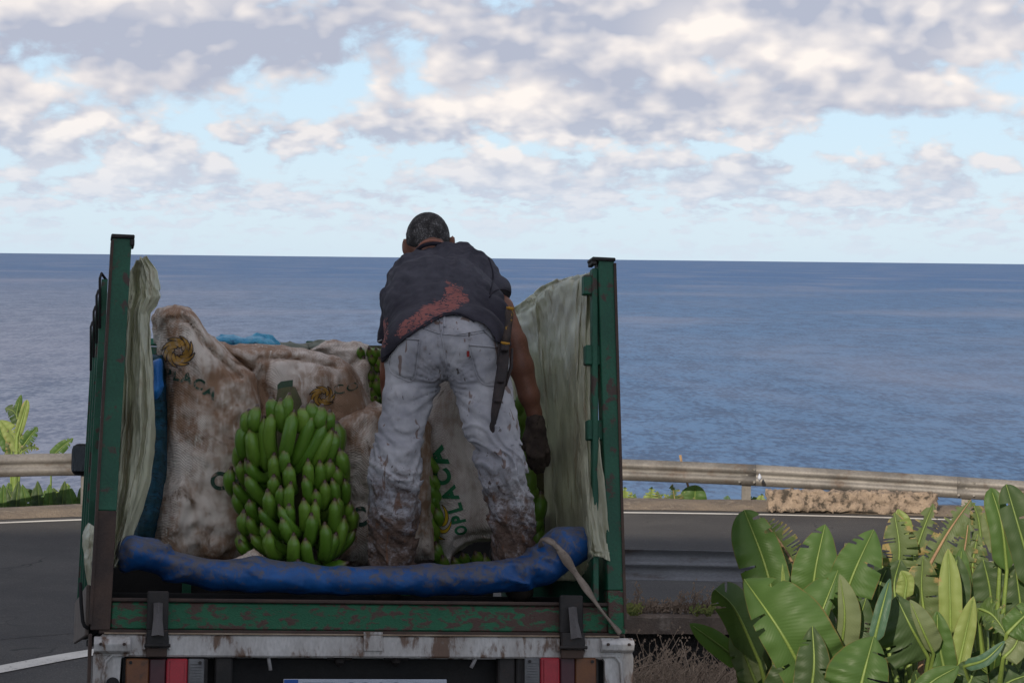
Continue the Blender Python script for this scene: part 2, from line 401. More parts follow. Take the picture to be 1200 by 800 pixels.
G_ramp = worn('ramp_concrete', (.07, .066, .062), (.10, .09, .08), (.05, .045, .04), .6, 4, .6, .1, .9, bs=.6, bd=.01, fine=50)
G_line = worn('road_paint', (.62, .60, .55), (.5, .48, .44), (.16, .15, .14), 2, 25, .60, .05, .7)
G_gravel = worn('gritty_shoulder', (.20, .16, .12), (.13, .105, .085), (.30, .25, .19), 1.5, 9, .6, .1, .95, bs=.9, bd=.03, fine=40)
G_galv = worn('galvanised_steel', (.20, .205, .22), (.14, .14, .15), (.10, .08, .07), 1.2, 5, .6, .1, .62, metal=.25, bs=.1, stretch=(1, 1, 3))
G_galv_warm = worn('weathered_galvanised_steel', (.19, .18, .17), (.11, .105, .10), (.10, .075, .06), 1.5, 5, .6, .1, .6, metal=.3, bs=.15)
G_stone = worn('tan_volcanic_stone', (.30, .235, .18), (.20, .155, .12), (.06, .05, .04), 6, 14, .54, .06, .95, bs=1.0, bd=.02)
G_wall = worn('black_lava_wall', (.026, .024, .024), (.045, .04, .038), (.012, .012, .012), 3, 9, .55, .1, .95, bs=1, bd=.03)
G_ledge = worn('brown_concrete_ledge', (.16, .12, .095), (.11, .085, .07), (.22, .18, .15), 2, 10, .6, .08, .9, bs=.7, bd=.01)
G_soil = worn('dark_soil', (.05, .04, .03), (.075, .058, .042), (.10, .08, .055), 1, 6, .6, .1, .97, bs=1, bd=.03)
G_shade_cliff = worn('shade_cliff_rock', (.22, .19, .16), (.30, .25, .20), (.06, .065, .035), .2, 1.0, .58, .1, .95, bs=1, bd=.2)
G_strap = worn('webbing_strap', (.20, .16, .13), (.28, .23, .19), (.10, .08, .06), 12, 60, .6, .08, .9, bs=.5)
G_skin = worn('skin', (.23, .10, .065), (.17, .072, .045), (.28, .13, .085), 9, 40, .66, .1, .5, bs=.15, bd=.002)
G_hair = worn('short_grey_black_hair', (.022, .019, .019), (.06, .055, .054), (.22, .21, .21), 22, 170, .57, .05, .9, bs=.7, bd=.003)
G_glove = worn('dirty_work_glove', (.045, .032, .028), (.09, .065, .052), (.015, .012, .012), 18, 60, .6, .06, .9, bs=.7)
G_boot = worn('muddy_boot', (.03, .022, .018), (.06, .045, .035), None, 12, 50, rough=.8)
G_glass = worn('cab_glass', (.02, .025, .028), (.03, .035, .038), None, 2, 5, rough=.12, bs=.0, spec=.8)
G_trunk = worn('banana_pseudostem', (.07, .075, .03), (.10, .075, .04), (.03, .022, .016), 6, 20, .6, .1, .8, stretch=(3, 3, .6), bs=.5)
G_twig = worn('dry_twigs', (.16, .115, .085), (.24, .18, .13), None, 4, 20, rough=.95)
G_weed = worn('green_yellow_weed', (.10, .13, .03), (.20, .18, .05), None, 4, 20, rough=.9)
G_amber = worn('amber_lens', (.16, .055, .012), (.12, .04, .012), (.08, .035, .015), 10, 40, .6, .06, .35, bs=.1)
G_red = worn('red_lens', (.36, .012, .025), (.28, .01, .02), (.10, .01, .015), 10, 40, .68, .06, .3, bs=.1)
G_dred = worn('dark_red_lens', (.06, .01, .016), (.045, .01, .014), None, 10, 40, rough=.35, bs=.1)
G_clear = worn('clear_ribbed_lens', (.15, .15, .155), (.10, .10, .105), (.05, .05, .05), 10, 40, .62, .06, .35, bs=.1)
G_plate = worn('plate_white', (.40, .43, .50), (.34, .37, .44), (.2, .2, .2), 6, 40, .68, .06, .5, bs=.1)
G_pblue = worn('plate_blue', (.01, .07, .30), None, None, rough=.5)
G_ink = worn('dark_ink', (.012, .016, .04), None, None, rough=.6)
G_teal = worn('dark_teal_netting', (.005, .05, .065), (.01, .09, .16), (.004, .018, .022), 9, 30, .55, .05, .55, bs=.8, bd=.01, stretch=(1, 1, 3))
G_cyan = worn('sky_blue_plastic', (.03, .28, .50), (.10, .42, .62), (.02, .14, .3), 10, 25, .6, .06, .35, bs=.8, bd=.01)
G_yellowtape = worn('yellow_tape', (.45, .22, .015), (.30, .14, .012), (.03, .02, .015), 20, 50, .56, .03, .6)
G_sheath = worn('leather_sheath', (.018, .013, .014), (.04, .026, .024), None, 20, 26, rough=.6, bs=.5)
G_handle = worn('taped_handle', (.018, .013, .014), (.05, .03, .02), (.38, .20, .015), 16, 30, .575, .02, .6, bs=.5, stretch=(1, 1, .5))
G_red_tag = worn('red_tab', (.25, .02, .02), None, None, rough=.7)
G_pkt = None

def attr(t, name):
    n = t.node('ShaderNodeAttribute', attribute_name=name); return n.outputs['Fac']
def sack_mat(name, light, dark, dirt=.5, seed=0.0):
    m_, t, b, o = new_mat(name)
    co = t.mapv(t.node('ShaderNodeTexCoord').outputs['Object'], loc=(seed, seed*2, seed))
    X, Y, Z = t.xyz(co)
    n1 = t.noise(co, 3.2, 6, .62, .4); n2 = t.noise(co, 11, 6, .7, .3); n3 = t.noise(t.mapv(co, (1.6, 1.6, .35)), 26, 5, .6)
    d = t.m('ADD', t.m('MULTIPLY', n1, .5), t.m('ADD', t.m('MULTIPLY', n2, .3), t.m('MULTIPLY', n3, .2)))
    col = t.mix(t.ss(d, .42+.2*(.5-dirt), .58+.2*(.5-dirt)), light, dark)
    col = t.mix(t.ss(t.noise(co, 7, 7, .7, .6), .57, .70), col, tuple(c*.42 for c in dark[:3])+(1,))
    col = t.mix(t.ss(t.noise(t.mapv(co, (1, 1, .5)), 16, 7, .7, .5), .60, .74), col, tuple(min(1, c*1.5) for c in light[:3])+(1,))
    # woven tape: two crossing fine waves
    def wv(a, f):
        return t.m('SINE', t.m('MULTIPLY', a, f))
    jx = t.m('ADD', t.m('MULTIPLY', t.noise(co, 5, 2), .05), X); jz = t.m('ADD', t.m('MULTIPLY', t.noise(co, 6, 2), .05), Z)
    wx = wv(t.m('ADD', jx, t.m('MULTIPLY', Y, .5)), 620); wz = wv(jz, 620)
    wav = t.m('MULTIPLY', wx, wz)
    col = t.mix(t.m('MULTIPLY', t.m('ADD', t.m('MULTIPLY', wav, .5), .5), .30), col, tuple(c*.35 for c in dark[:3])+(1,))
    t.set(b.inputs['Base Color'], col); b.inputs['Roughness'].default_value = .72; b.inputs['Specular IOR Level'].default_value = .25
    h = t.m('ADD', t.m('MULTIPLY', wav, .35), t.m('ADD', t.m('MULTIPLY', n2, 3.0), t.m('MULTIPLY', n3, 1.5)))
    bump(t, b, h, .6, .006)
    return m_
def print_mat(name, col, under=(.3, .22, .17, 1), th=.56):
    m_, t, b, o = new_mat(name)
    co = t.node('ShaderNodeTexCoord').outputs['Object']
    n = t.noise(co, 38, 6, .7, .4)
    c = t.mix(t.ss(n, th-.05, th+.07), col, under)
    t.set(b.inputs['Base Color'], c); b.inputs['Roughness'].default_value = .75
    bump(t, b, n, .4, .004)
    return m_
S1 = sack_mat('sack_weave_brown', (.76, .68, .60, 1), (.31, .185, .115, 1), .55, 0)
S2 = sack_mat('sack_weave_tan', (.78, .70, .63, 1), (.34, .21, .135, 1), .5, 3.7)
S3 = sack_mat('sack_weave_pale', (.62, .57, .53, 1), (.36, .28, .23, 1), .40, 8.1)
P_green = print_mat('faded_green_print', (.012, .05, .03, 1), th=.53); P_green2 = print_mat('fresh_green_print', (.01, .13, .05, 1), (.3, .26, .22, 1), .64)
P_yel = print_mat('faded_yellow_print', (.36, .19, .03, 1), (.34, .24, .15, 1), .55); P_yel2 = print_mat('fresh_yellow_print', (.62, .42, .02, 1), (.4, .3, .1, 1), .68)
P_line = print_mat('brown_print_outline', (.05, .035, .03, 1), th=.62)

def jeans_mat():
    m_, t, b, o = new_mat('stained_white_jeans')
    co = t.node('ShaderNodeTexCoord').outputs['Object']
    dirt = attr(t, 'dirt')
    n1 = t.noise(co, 5, 5, .6, .2); n2 = t.noise(co, 22, 7, .7, .4); n3 = t.noise(t.mapv(co, (1, 1, .55)), 38, 3, .55, .3)
    col = t.mix(t.ss(n1, .35, .65), (.46, .455, .48, 1), (.28, .28, .31, 1))
    brown = (.095, .055, .036, 1)
    f = t.m('ADD', n2, t.m('MULTIPLY', dirt, .42))
    col = t.mix(t.m('MULTIPLY', t.ss(f, .56, .88), .94), col, brown)
    fs = t.m('ADD', t.noise(t.mapv(co, (1, 1, 1.8)), 60, 5, .7, .6), t.m('MULTIPLY', dirt, .10)); col = t.mix(t.m('MULTIPLY', t.ss(fs, .57, .70), t.m('MULTIPLY', t.ss(dirt, .0, .6), .7)), col, (.05, .03, .022, 1))
    col = t.mix(t.m('MULTIPLY', t.ss(n3, .665, .70), .8), col, (.05, .032, .024, 1))
    n4 = t.noise(t.mapv(co, (1.3, 1.3, .35), rot=(0, .5, 0)), 20, 2, .5, .6)
    col = t.mix(t.m('MULTIPLY', t.ss(n4, .645, .67), .7), col, (.14, .07, .04, 1))
    t.set(b.inputs['Base Color'], col); b.inputs['Roughness'].default_value = .85; b.inputs['Specular IOR Level'].default_value = .2
    tw = t.noise(t.mapv(co, (9, 9, 1), rot=(0, .6, 0)), 70, 2)
    bump(t, b, t.m('ADD', t.m('MULTIPLY', n2, 2.0), t.m('MULTIPLY', tw, .4)), .35, .004)
    return m_
def shirt_mat():
    m_, t, b, o = new_mat('faded_navy_tshirt')
    co = t.node('ShaderNodeTexCoord').outputs['Object']
    st = attr(t, 'stain'); gray = attr(t, 'worn')
    n1 = t.noise(co, 5, 5, .6, .3); n2 = t.noise(co, 30, 6, .7, .4)
    col = t.mix(t.ss(n1, .35, .7), (.020, .018, .026, 1), (.050, .047, .060, 1))
    col = t.mix(t.m('MULTIPLY', gray, t.m('MULTIPLY', n2, .7)), col, (.13, .13, .155, 1))
    ns = t.noise(t.mapv(co, (1, 1, 2.0)), 26, 4, .6, 1.2)
    cr = t.m('ABSOLUTE', t.m('SUBTRACT', t.noise(t.mapv(co, (1, 1, 1.6), rot=(0, .35, 0)), 17, 3, .55, 1.6), .5))
    f = t.m('SUBTRACT', t.m('ADD', ns, t.m('MULTIPLY', t.m('SUBTRACT', st, .5), .50)), t.ss(cr, .06, .0, 0.0, .36))
    col = t.mix(t.ss(f, .50, .56), col, t.mix(n2, (.34, .13, .115, 1), (.17, .065, .06, 1)))
    t.set(b.inputs['Base Color'], col); b.inputs['Roughness'].default_value = .9; b.inputs['Specular IOR Level'].default_value = .15
    bump(t, b, n2, .3, .003)
    return m_
G_jeans = jeans_mat(); G_shirt = shirt_mat()
G_collar = worn('skin_collar_line', (.30, .12, .08), None, None, rough=.7)

def plastic_mat():
    m_, t, b, o = new_mat('dirty_translucent_plastic')
    co = t.node('ShaderNodeTexCoord').outputs['Object']
    n1 = t.noise(co, 4, 6, .6, .4); n2 = t.noise(t.mapv(co, (1, 1, .4)), 16, 7, .7, .5)
    col = t.mix(t.ss(n1, .35, .68), (.72, .71, .54, 1), (.50, .49, .36, 1))
    col = t.mix(t.m('MULTIPLY', t.ss(n2, .50, .70), .75), col, (.33, .24, .14, 1))
    t.set(b.inputs['Base Color'], col); b.inputs['Roughness'].default_value = .27; b.inputs['Specular IOR Level'].default_value = .7
    tr = t.node('ShaderNodeBsdfTranslucent'); t.set(tr.inputs[0], t.mix(.5, col, (.58, .60, .46, 1)))
    tp = t.node('ShaderNodeBsdfTransparent'); tp.inputs[0].default_value = (.80, .83, .72, 1)
    m1 = t.node('ShaderNodeMixShader'); m1.inputs[0].default_value = .35; t.l.new(b.outputs[0], m1.inputs[1]); t.l.new(tr.outputs[0], m1.inputs[2])
    m2 = t.node('ShaderNodeMixShader'); t.set(m2.inputs[0], t.ss(n1, .3, .7, .08, .0)); t.l.new(m1.outputs[0], m2.inputs[1]); t.l.new(tp.outputs[0], m2.inputs[2])
    t.l.new(m2.outputs[0], o.inputs[0])
    bump(t, b, t.m('ADD', n2, t.noise(t.mapv(co, (2, 2, .5)), 26, 4, .6, .8)), .5, .01)
    return m_
G_plastic = plastic_mat()
def tarp_mat():
    m_, t, b, o = new_mat('blue_tarpaulin')
    co = t.node('ShaderNodeTexCoord').outputs['Object']
    n1 = t.noise(co, 4, 6, .65, .4); n2 = t.noise(co, 26, 8, .75, .5)
    col = t.mix(t.ss(n1, .3, .7), (.006, .085, .29, 1), (.005, .05, .18, 1))
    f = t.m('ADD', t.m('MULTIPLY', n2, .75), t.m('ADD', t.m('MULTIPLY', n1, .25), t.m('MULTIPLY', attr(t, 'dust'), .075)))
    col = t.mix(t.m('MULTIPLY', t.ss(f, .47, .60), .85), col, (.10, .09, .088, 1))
    t.set(b.inputs['Base Color'], col); t.set(b.inputs['Roughness'], t.ss(n2, .3, .7, .38, .6)); b.inputs['Specular IOR Level'].default_value = .4
    bump(t, b, t.m('ADD', n2, t.m('MULTIPLY', n1, 3)), .3, .008)
    return m_
G_tarp = tarp_mat()
def banana_mat():
    m_, t, b, o = new_mat('green_banana_skin')
    co = t.node('ShaderNodeTexCoord').outputs['Object']; oi = t.node('ShaderNodeObjectInfo')
    tipf = attr(t, 'tip'); rib = attr(t, 'rib')
    n1 = t.noise(t.node('ShaderNodeTexCoord').outputs['Object'], 14, 5, .6, .2)
    col = t.mix(oi.outputs['Random'], (.10, .23, .018, 1), (.19, .33, .035, 1))
    col = t.mix(t.m('MULTIPLY', n1, .5), col, (.025, .085, .012, 1))
    col = t.mix(t.m('MULTIPLY', rib, .22), col, (.17, .28, .05, 1))
    col = t.mix(t.ss(t.noise(co, 60, 5, .7, .6), .64, .72), col, (.03, .04, .012, 1))
    col = t.mix(t.ss(tipf, .86, .93), col, (.15, .16, .04, 1)); col = t.mix(t.ss(tipf, .935, .965), col, (.06, .03, .02, 1))
    t.set(b.inputs['Base Color'], col); b.inputs['Roughness'].default_value = .33; b.inputs['Specular IOR Level'].default_value = .5
    b.inputs['Subsurface Weight'].default_value = .0
    bump(t, b, n1, .15, .003)
    return m_
G_banana = banana_mat()
def leaf_mat(name, c1, c2, back, edge=(.13, .10, .035, 1), torn=.0):
    m_, t, b, o = new_mat(name)
    uv = t.xyz(t.node('ShaderNodeUVMap').outputs[0]); U, V_ = uv[0], uv[1]      # U along, V across (-1..1 -> 0..1)
    co = t.node('ShaderNodeTexCoord').outputs['Object']
    n1 = t.noise(co, 5, 4, .6, .3)
    a = t.m('ABSOLUTE', t.m('SUBTRACT', V_, .5))
    vein = t.m('SINE', t.m('ADD', t.m('MULTIPLY', U, 420), t.m('MULTIPLY', a, 60)))
    vein2 = t.m('SINE', t.m('ADD', t.m('MULTIPLY', U, 120), t.m('ADD', t.m('MULTIPLY', a, 20), t.m('MULTIPLY', n1, 8))))
    col = t.mix(t.ss(n1, .3, .7), c1, c2)
    col = t.mix(t.m('MULTIPLY', t.m('ADD', vein2, 1), .05), col, back)
    col = t.mix(t.m('MULTIPLY', t.ss(t.noise(co, 2.3, 5, .65, .5), .45, .75), .4), col, tuple(c*1.7 for c in c2[:3])+(1,))
    geo = t.node('ShaderNodeNewGeometry'); bf = geo.outputs['Backfacing']
    col = t.mix(t.m('MULTIPLY', bf, .75), col, back)
    ed = t.ss(t.m('ADD', a, t.m('MULTIPLY', t.noise(co, 16, 4, .6), .05)), .505, .525)
    col = t.mix(ed, col, edge)
    if torn: col = t.mix(t.ss(t.m('ADD', t.noise(co, 9, 5, .7, .6), t.m('MULTIPLY', a, .5)), .80-torn*.2, .90-torn*.2), col, (.27, .20, .09, 1))
    t.set(b.inputs['Base Color'], col); t.set(b.inputs['Roughness'], t.ss(n1, .3, .7, .42, .62)); b.inputs['Specular IOR Level'].default_value = .22
    tr = t.node('ShaderNodeBsdfTranslucent'); t.set(tr.inputs[0], t.mix(.5, col, (.16, .28, .02, 1)))
    mx = t.node('ShaderNodeMixShader'); mx.inputs[0].default_value = .3
    t.l.new(b.outputs[0], mx.inputs[1]); t.l.new(tr.outputs[0], mx.inputs[2]); t.l.new(mx.outputs[0], o.inputs[0])
    bump(t, b, t.m('ADD', vein, t.m('MULTIPLY', vein2, .9)), .10, .003)
    return m_
LM = {'g': leaf_mat('banana_leaf_green', (.018, .072, .008, 1), (.034, .105, .012, 1), (.07, .12, .04, 1)),
      'd': leaf_mat('banana_leaf_dark', (.010, .034, .008, 1), (.020, .055, .013, 1), (.055, .085, .04, 1)),
      'b': leaf_mat('banana_leaf_bluish', (.03, .085, .05, 1), (.045, .11, .065, 1), (.07, .13, .09, 1)),
      'p': leaf_mat('banana_leaf_pale_underside', (.11, .145, .07, 1), (.15, .185, .09, 1), (.14, .17, .09, 1)),
      'y': leaf_mat('banana_leaf_yellowing', (.12, .18, .03, 1), (.20, .26, .05, 1), (.20, .25, .09, 1), torn=.15),
      't': leaf_mat('banana_leaf_torn', (.035, .075, .016, 1), (.07, .11, .03, 1), (.10, .13, .06, 1), torn=.55)}
G_rib = worn('leaf_midrib', (.14, .20, .045), (.10, .15, .035), None, 5, 20, rough=.5)
G_drib = worn('dry_leaf_stalk', (.30, .20, .11), (.20, .13, .08), None, 5, 20, rough=.8)

def sea_mat():
    m_, t, b, o = new_mat('sea_water')
    geo = t.node('ShaderNodeNewGeometry'); P = geo.outputs['Position']; X, Y, Z = t.xyz(P)
    dist = t.node('ShaderNodeVectorMath', operation='LENGTH', ins={0: P}).outputs['Value']
    # wave length grows with distance so the far swell does not turn to grain
    big = t.noise(t.mapv(P, (.0022, .0011, 1)), 1.0, 4, .55, .5)
    wv1 = t.noise(t.mapv(P, (.055, .035, 1), rot=(0, 0, .25)), 1.0, 6, .62, .35)
    wv2 = t.noise(t.mapv(P, (.28, .17, 1), rot=(0, 0, -.15)), 1.0, 5, .6, .25)
    wv3 = t.noise(t.mapv(P, (.010, .006, 1), rot=(0, 0, .1)), 1.0, 5, .6, .4)
    left = t.ss(t.m('DIVIDE', X, Y), -.24, .05)  # greys the left side: cloud reflection painted into the water colour
    fr = t.ss(dist, 600, 9000)
    near = t.mix(left, (.18, .21, .29, 1), (.07, .16, .31, 1))
    far = t.mix(left, (.035, .11, .26, 1), (.02, .11, .29, 1))
    col = t.mix(fr, near, far)
    f = t.m('ADD', t.m('MULTIPLY', wv1, .45), t.m('ADD', t.m('MULTIPLY', wv2, .35), t.m('MULTIPLY', wv3, .2)))
    rip = t.noise(t.mapv(P, (.36, .115, 1)), 1.0, 3, .6, .2); rip2 = t.noise(t.mapv(P, (.05, .016, 1)), 1.0, 4, .65, .3)
    f = t.m('ADD', t.m('MULTIPLY', f, .25), t.m('ADD', t.m('MULTIPLY', rip, .42), t.m('MULTIPLY', rip2, .33)))
    col = t.mix(t.ss(f, .43, .56), t.mix(.72, col, (.01, .035, .10, 1)), col)
    col = t.mix(t.m('MULTIPLY', t.ss(big, .45, .7), .4), col, (.22, .23, .31, 1))
    t.set(b.inputs['Base Color'], col); b.inputs['Roughness'].default_value = .5; b.inputs['Specular IOR Level'].default_value = .18
    h = t.m('ADD', t.m('MULTIPLY', wv1, 5.0), t.m('ADD', t.m('MULTIPLY', wv2, 1.2), t.m('MULTIPLY', wv3, 14.0)))
    bump(t, b, h, .35, 1.0)
    return m_
G_sea = sea_mat()
# ================================================================== THE SETTING
CX, CY = 1.8, 8.5                               # centre of the bend
def arc(r, a0, a1, n): return [(CX+r*math.cos(R(a)), CY+r*math.sin(R(a))) for a in np.linspace(a0, a1, n)]
def strip(name, inner, outer, z, mat, kind='structure', zo=None):
    n = len(inner); zo = z if zo is None else zo
    vs = [(x, y, z) for x, y in inner] + [(x, y, zo) for x, y in outer]
    fs = [(i, i+1, n+i+1, n+i) for i in range(n-1)]
    o = mesh_obj(name, vs, fs, mat, smooth=False); recalc(o)
    return tag(o, kind=kind)
# sea: rings that reach far past the horizon
def sea():
    vs = []; fs = []; n = 96
    rad = [0, 60, 120, 250, 500, 1000, 2500, 6000, 15000, 40000, 100000, 300000]
    for r in rad: vs += [(r*math.cos(2*math.pi*k/n), r*math.sin(2*math.pi*k/n), -62) for k in range(n)]
    for i in range(len(rad)-1):
        for k in range(n): fs.append((i*n+k, (i+1)*n+k, (i+1)*n+(k+1) % n, i*n+(k+1) % n))
    o = mesh_obj('sea', vs, fs, G_sea, smooth=False)
    bm = bmesh.new(); bm.from_mesh(o.data); bmesh.ops.remove_doubles(bm, verts=bm.verts, dist=.01); bmesh.ops.recalc_face_normals(bm, faces=bm.faces)
    if bm.faces[-1:] and bm.faces[:][0].normal.z < 0: bmesh.ops.reverse_faces(bm, faces=bm.faces)
    bm.to_mesh(o.data); bm.free(); tag(o, kind='structure')
sea()
# terrain: coastal slope beyond the bend, radial grid
def slope():
    rs = [20.6, 21.4, 22.5, 24, 26, 29, 33, 40, 50, 65, 85, 110, 150]; A = np.linspace(-60, 240, 121); vs = []; fs = []
    for i, r in enumerate(rs):
        for a in A:
            x = CX+r*math.cos(R(a)); y = CY+r*math.sin(R(a))
            z = -.03 - max(0, r-20.7)*.62 + (0 if i < 2 else .35*float(gnoise(np.array([[x*.25, y*.25, 0]]))[0])*min(1, (r-20)/6))
            vs.append((x, y, z))
    m = len(A)
    for i in range(len(rs)-1):
        for j in range(m-1): fs.append((i*m+j, (i+1)*m+j, (i+1)*m+j+1, i*m+j+1))
    o = mesh_obj('coastal_slope', vs, fs, G_soil); tag(o, kind='structure'); recalc(o)
slope()
strip('road', arc(11.42, -30, 200, 120), arc(19.62, -30, 200, 120), 0, G_asphalt)
def apron():
    xs = np.linspace(-9.2, .95, 40)
    a = [(x, 13.0) for x in xs]; b = [(x, CY+math.sqrt(11.45**2-(x-CX)**2)-.0) for x in xs]
    strip('road_apron', a, b, -.002, G_asphalt)
apron()
def zramp(y): return max(0.0, .194*(13.2-y)) if y > 5 else 1.591+.03*(5-y)
def ramp():
    ys = list(np.linspace(-8, 13.05, 44)); xs = list(np.linspace(-9.2, .95, 12)); vs = []; fs = []
    for y in ys:
        for x in xs: vs.append((x, y, zramp(y)-.006))
    vs += [(.95, y, zramp(y)-3) for y in ys]; m = len(xs); k = len(ys)*m
    for i in range(len(ys)-1):
        for j in range(m-1): fs.append((i*m+j, i*m+j+1, (i+1)*m+j+1, (i+1)*m+j))
        fs.append((i*m+m-1, k+i, k+i+1, (i+1)*m+m-1))
    o = mesh_obj('ramp', vs, fs, G_ramp); tag(o, kind='structure'); recalc(o)
ramp()
# painted edge lines (thin sheets above the asphalt)
strip('far_edge_line', arc(19.17, -30, 200, 120), arc(19.29, -30, 200, 120), .005, G_line)
def polyline_strip(name, pts, wdt, z, mat):
    P = crom([Vector((x, y, 0)) for x, y in pts], 60); a = []; b = []
    for i in range(len(P)):
        t_ = P[min(i+1, len(P)-1)]-P[max(i-1, 0)]; t_ = t_/np.linalg.norm(t_); n_ = np.array([-t_[1], t_[0]])
        a.append(tuple(P[i][:2]-n_*wdt/2)); b.append(tuple(P[i][:2]+n_*wdt/2))
    strip(name, a, b, z, mat)
polyline_strip('near_edge_line', [(-7.2, 12.6), (-5.2, 15.2), (-4.03, 16.8), (-3.5, 17.5), (-2.6, 18.4), (-1.4, 19.2), (0, 19.75), (1.6, 20.0)], .24, .005, G_line)
# gritty shoulder with a low broken lip beyond the far line
def shoulder():
    A = np.linspace(-30, 200, 460); prof = [(19.55, .004), (19.7, .03), (19.85, .055), (20.1, .07), (20.5, .05), (20.75, -.05)]
    vs = []; fs = []
    for a in A:
        for r, z in prof:
            x = CX+r*math.cos(R(a)); y = CY+r*math.sin(R(a)); nn = float(gnoise(np.array([[x*1.3, y*1.3, r]]))[0])
            rr = r+.03*nn; vs.append((CX+rr*math.cos(R(a)), CY+rr*math.sin(R(a)), z+(.018*nn if z > .01 else 0)))
    m = len(prof)
    for i in range(len(A)-1):
        for j in range(m-1): fs.append((i*m+j, i*m+j+1, (i+1)*m+j+1, (i+1)*m+j))
    o = mesh_obj('gravel_shoulder', vs, fs, G_gravel); tag(o, kind='structure'); recalc(o)
shoulder()
# lower planted ground on the inside of the bend
def soil():
    xs = np.arange(.95, 40, .6); ys = np.arange(-12, 26, .6); vs = []; fs = []
    for y in ys:
        for x in xs: vs.append((x, y, -1.0+.12*float(gnoise(np.array([[x*.5, y*.5, 3.]]))[0]) - (4.0 if math.hypot(x-CX, y-CY) > 11.45 and y > CY else 0)))
    m = len(xs)
    for i in range(len(ys)-1):
        for j in range(m-1): fs.append((i*m+j, i*m+j+1, (i+1)*m+j+1, (i+1)*m+j))
    o = mesh_obj('plantation_soil', vs, fs, G_soil); tag(o, kind='structure'); recalc(o)
soil()
# retaining wall of black lava stone with a brown concrete ledge on top
def retaining():
    root = empty('retaining_wall', Matrix.Translation((CX, CY+11.3, -1)), 'low black lava stone retaining wall with brown ledge, below the near guardrail', 'wall')
    inv = root.matrix_world.inverted()
    A = np.linspace(94.5, 20, 150); vs = []; fs = []; zs = np.linspace(-1.6, -.11, 10)
    for a in A:
        for z in zs:
            x0 = CX+11.2*math.cos(R(a)); y0 = CY+11.2*math.sin(R(a)); nn = float(ridge(np.array([[x0*2.2, y0*2.2, z*3.]]), 2)[0]); r = 11.2-.05*nn
            vs.append((CX+r*math.cos(R(a)), CY+r*math.sin(R(a)), z))
    m = len(zs)
    for i in range(len(A)-1):
        for j in range(m-1): fs.append((i*m+j, i*m+j+1, (i+1)*m+j+1, (i+1)*m+j))
    recalc(mesh_obj('stone_face', vs, fs, G_wall, root, xf=inv))
    vs = []; fs = []; prof = [(11.25, -.13), (10.98, -.13), (10.97, .02), (11.0, .05), (11.2, .055), (11.42, .05), (11.44, -.02)]
    for a in A:
        for r, z in prof:
            nn = float(gnoise(np.array([[a*1.1, z*9, r*2]]))[0]); vs.append((CX+(r+.012*nn)*math.cos(R(a)), CY+(r+.012*nn)*math.sin(R(a)), z+.01*nn))
    m = len(prof)
    for i in range(len(A)-1):
        for j in range(m-1): fs.append((i*m+j, i*m+j+1, (i+1)*m+j+1, (i+1)*m+j))
    recalc(mesh_obj('ledge', vs, fs, G_ledge, root, smooth=False, xf=inv))
retaining()
# rock cliff behind and left, unseen: added and shaped to shade truck and near road
def added_shade_cliff():
    def base(P):
        x, y, z = P[..., 0], P[..., 1], P[..., 2]
        d = np.maximum(np.maximum((x+5.95)*.954-(y+12.6)*.30, -21-x), np.maximum(y-(-12.6), -26-y))
        return smax(d, z-15.9-.5*np.sin(x*.13), .6)
    def det(P): return .28*fbm(P*np.array([.22, .22, .3], np.float32), 4)
    v, f = nets(base, (-24, -30, -3), (1, -9, 20), .55, 2.0, det)
    o = np_obj('added_shade_cliff', v, f, G_shade_cliff); tag(o, kind='structure')
added_shade_cliff()

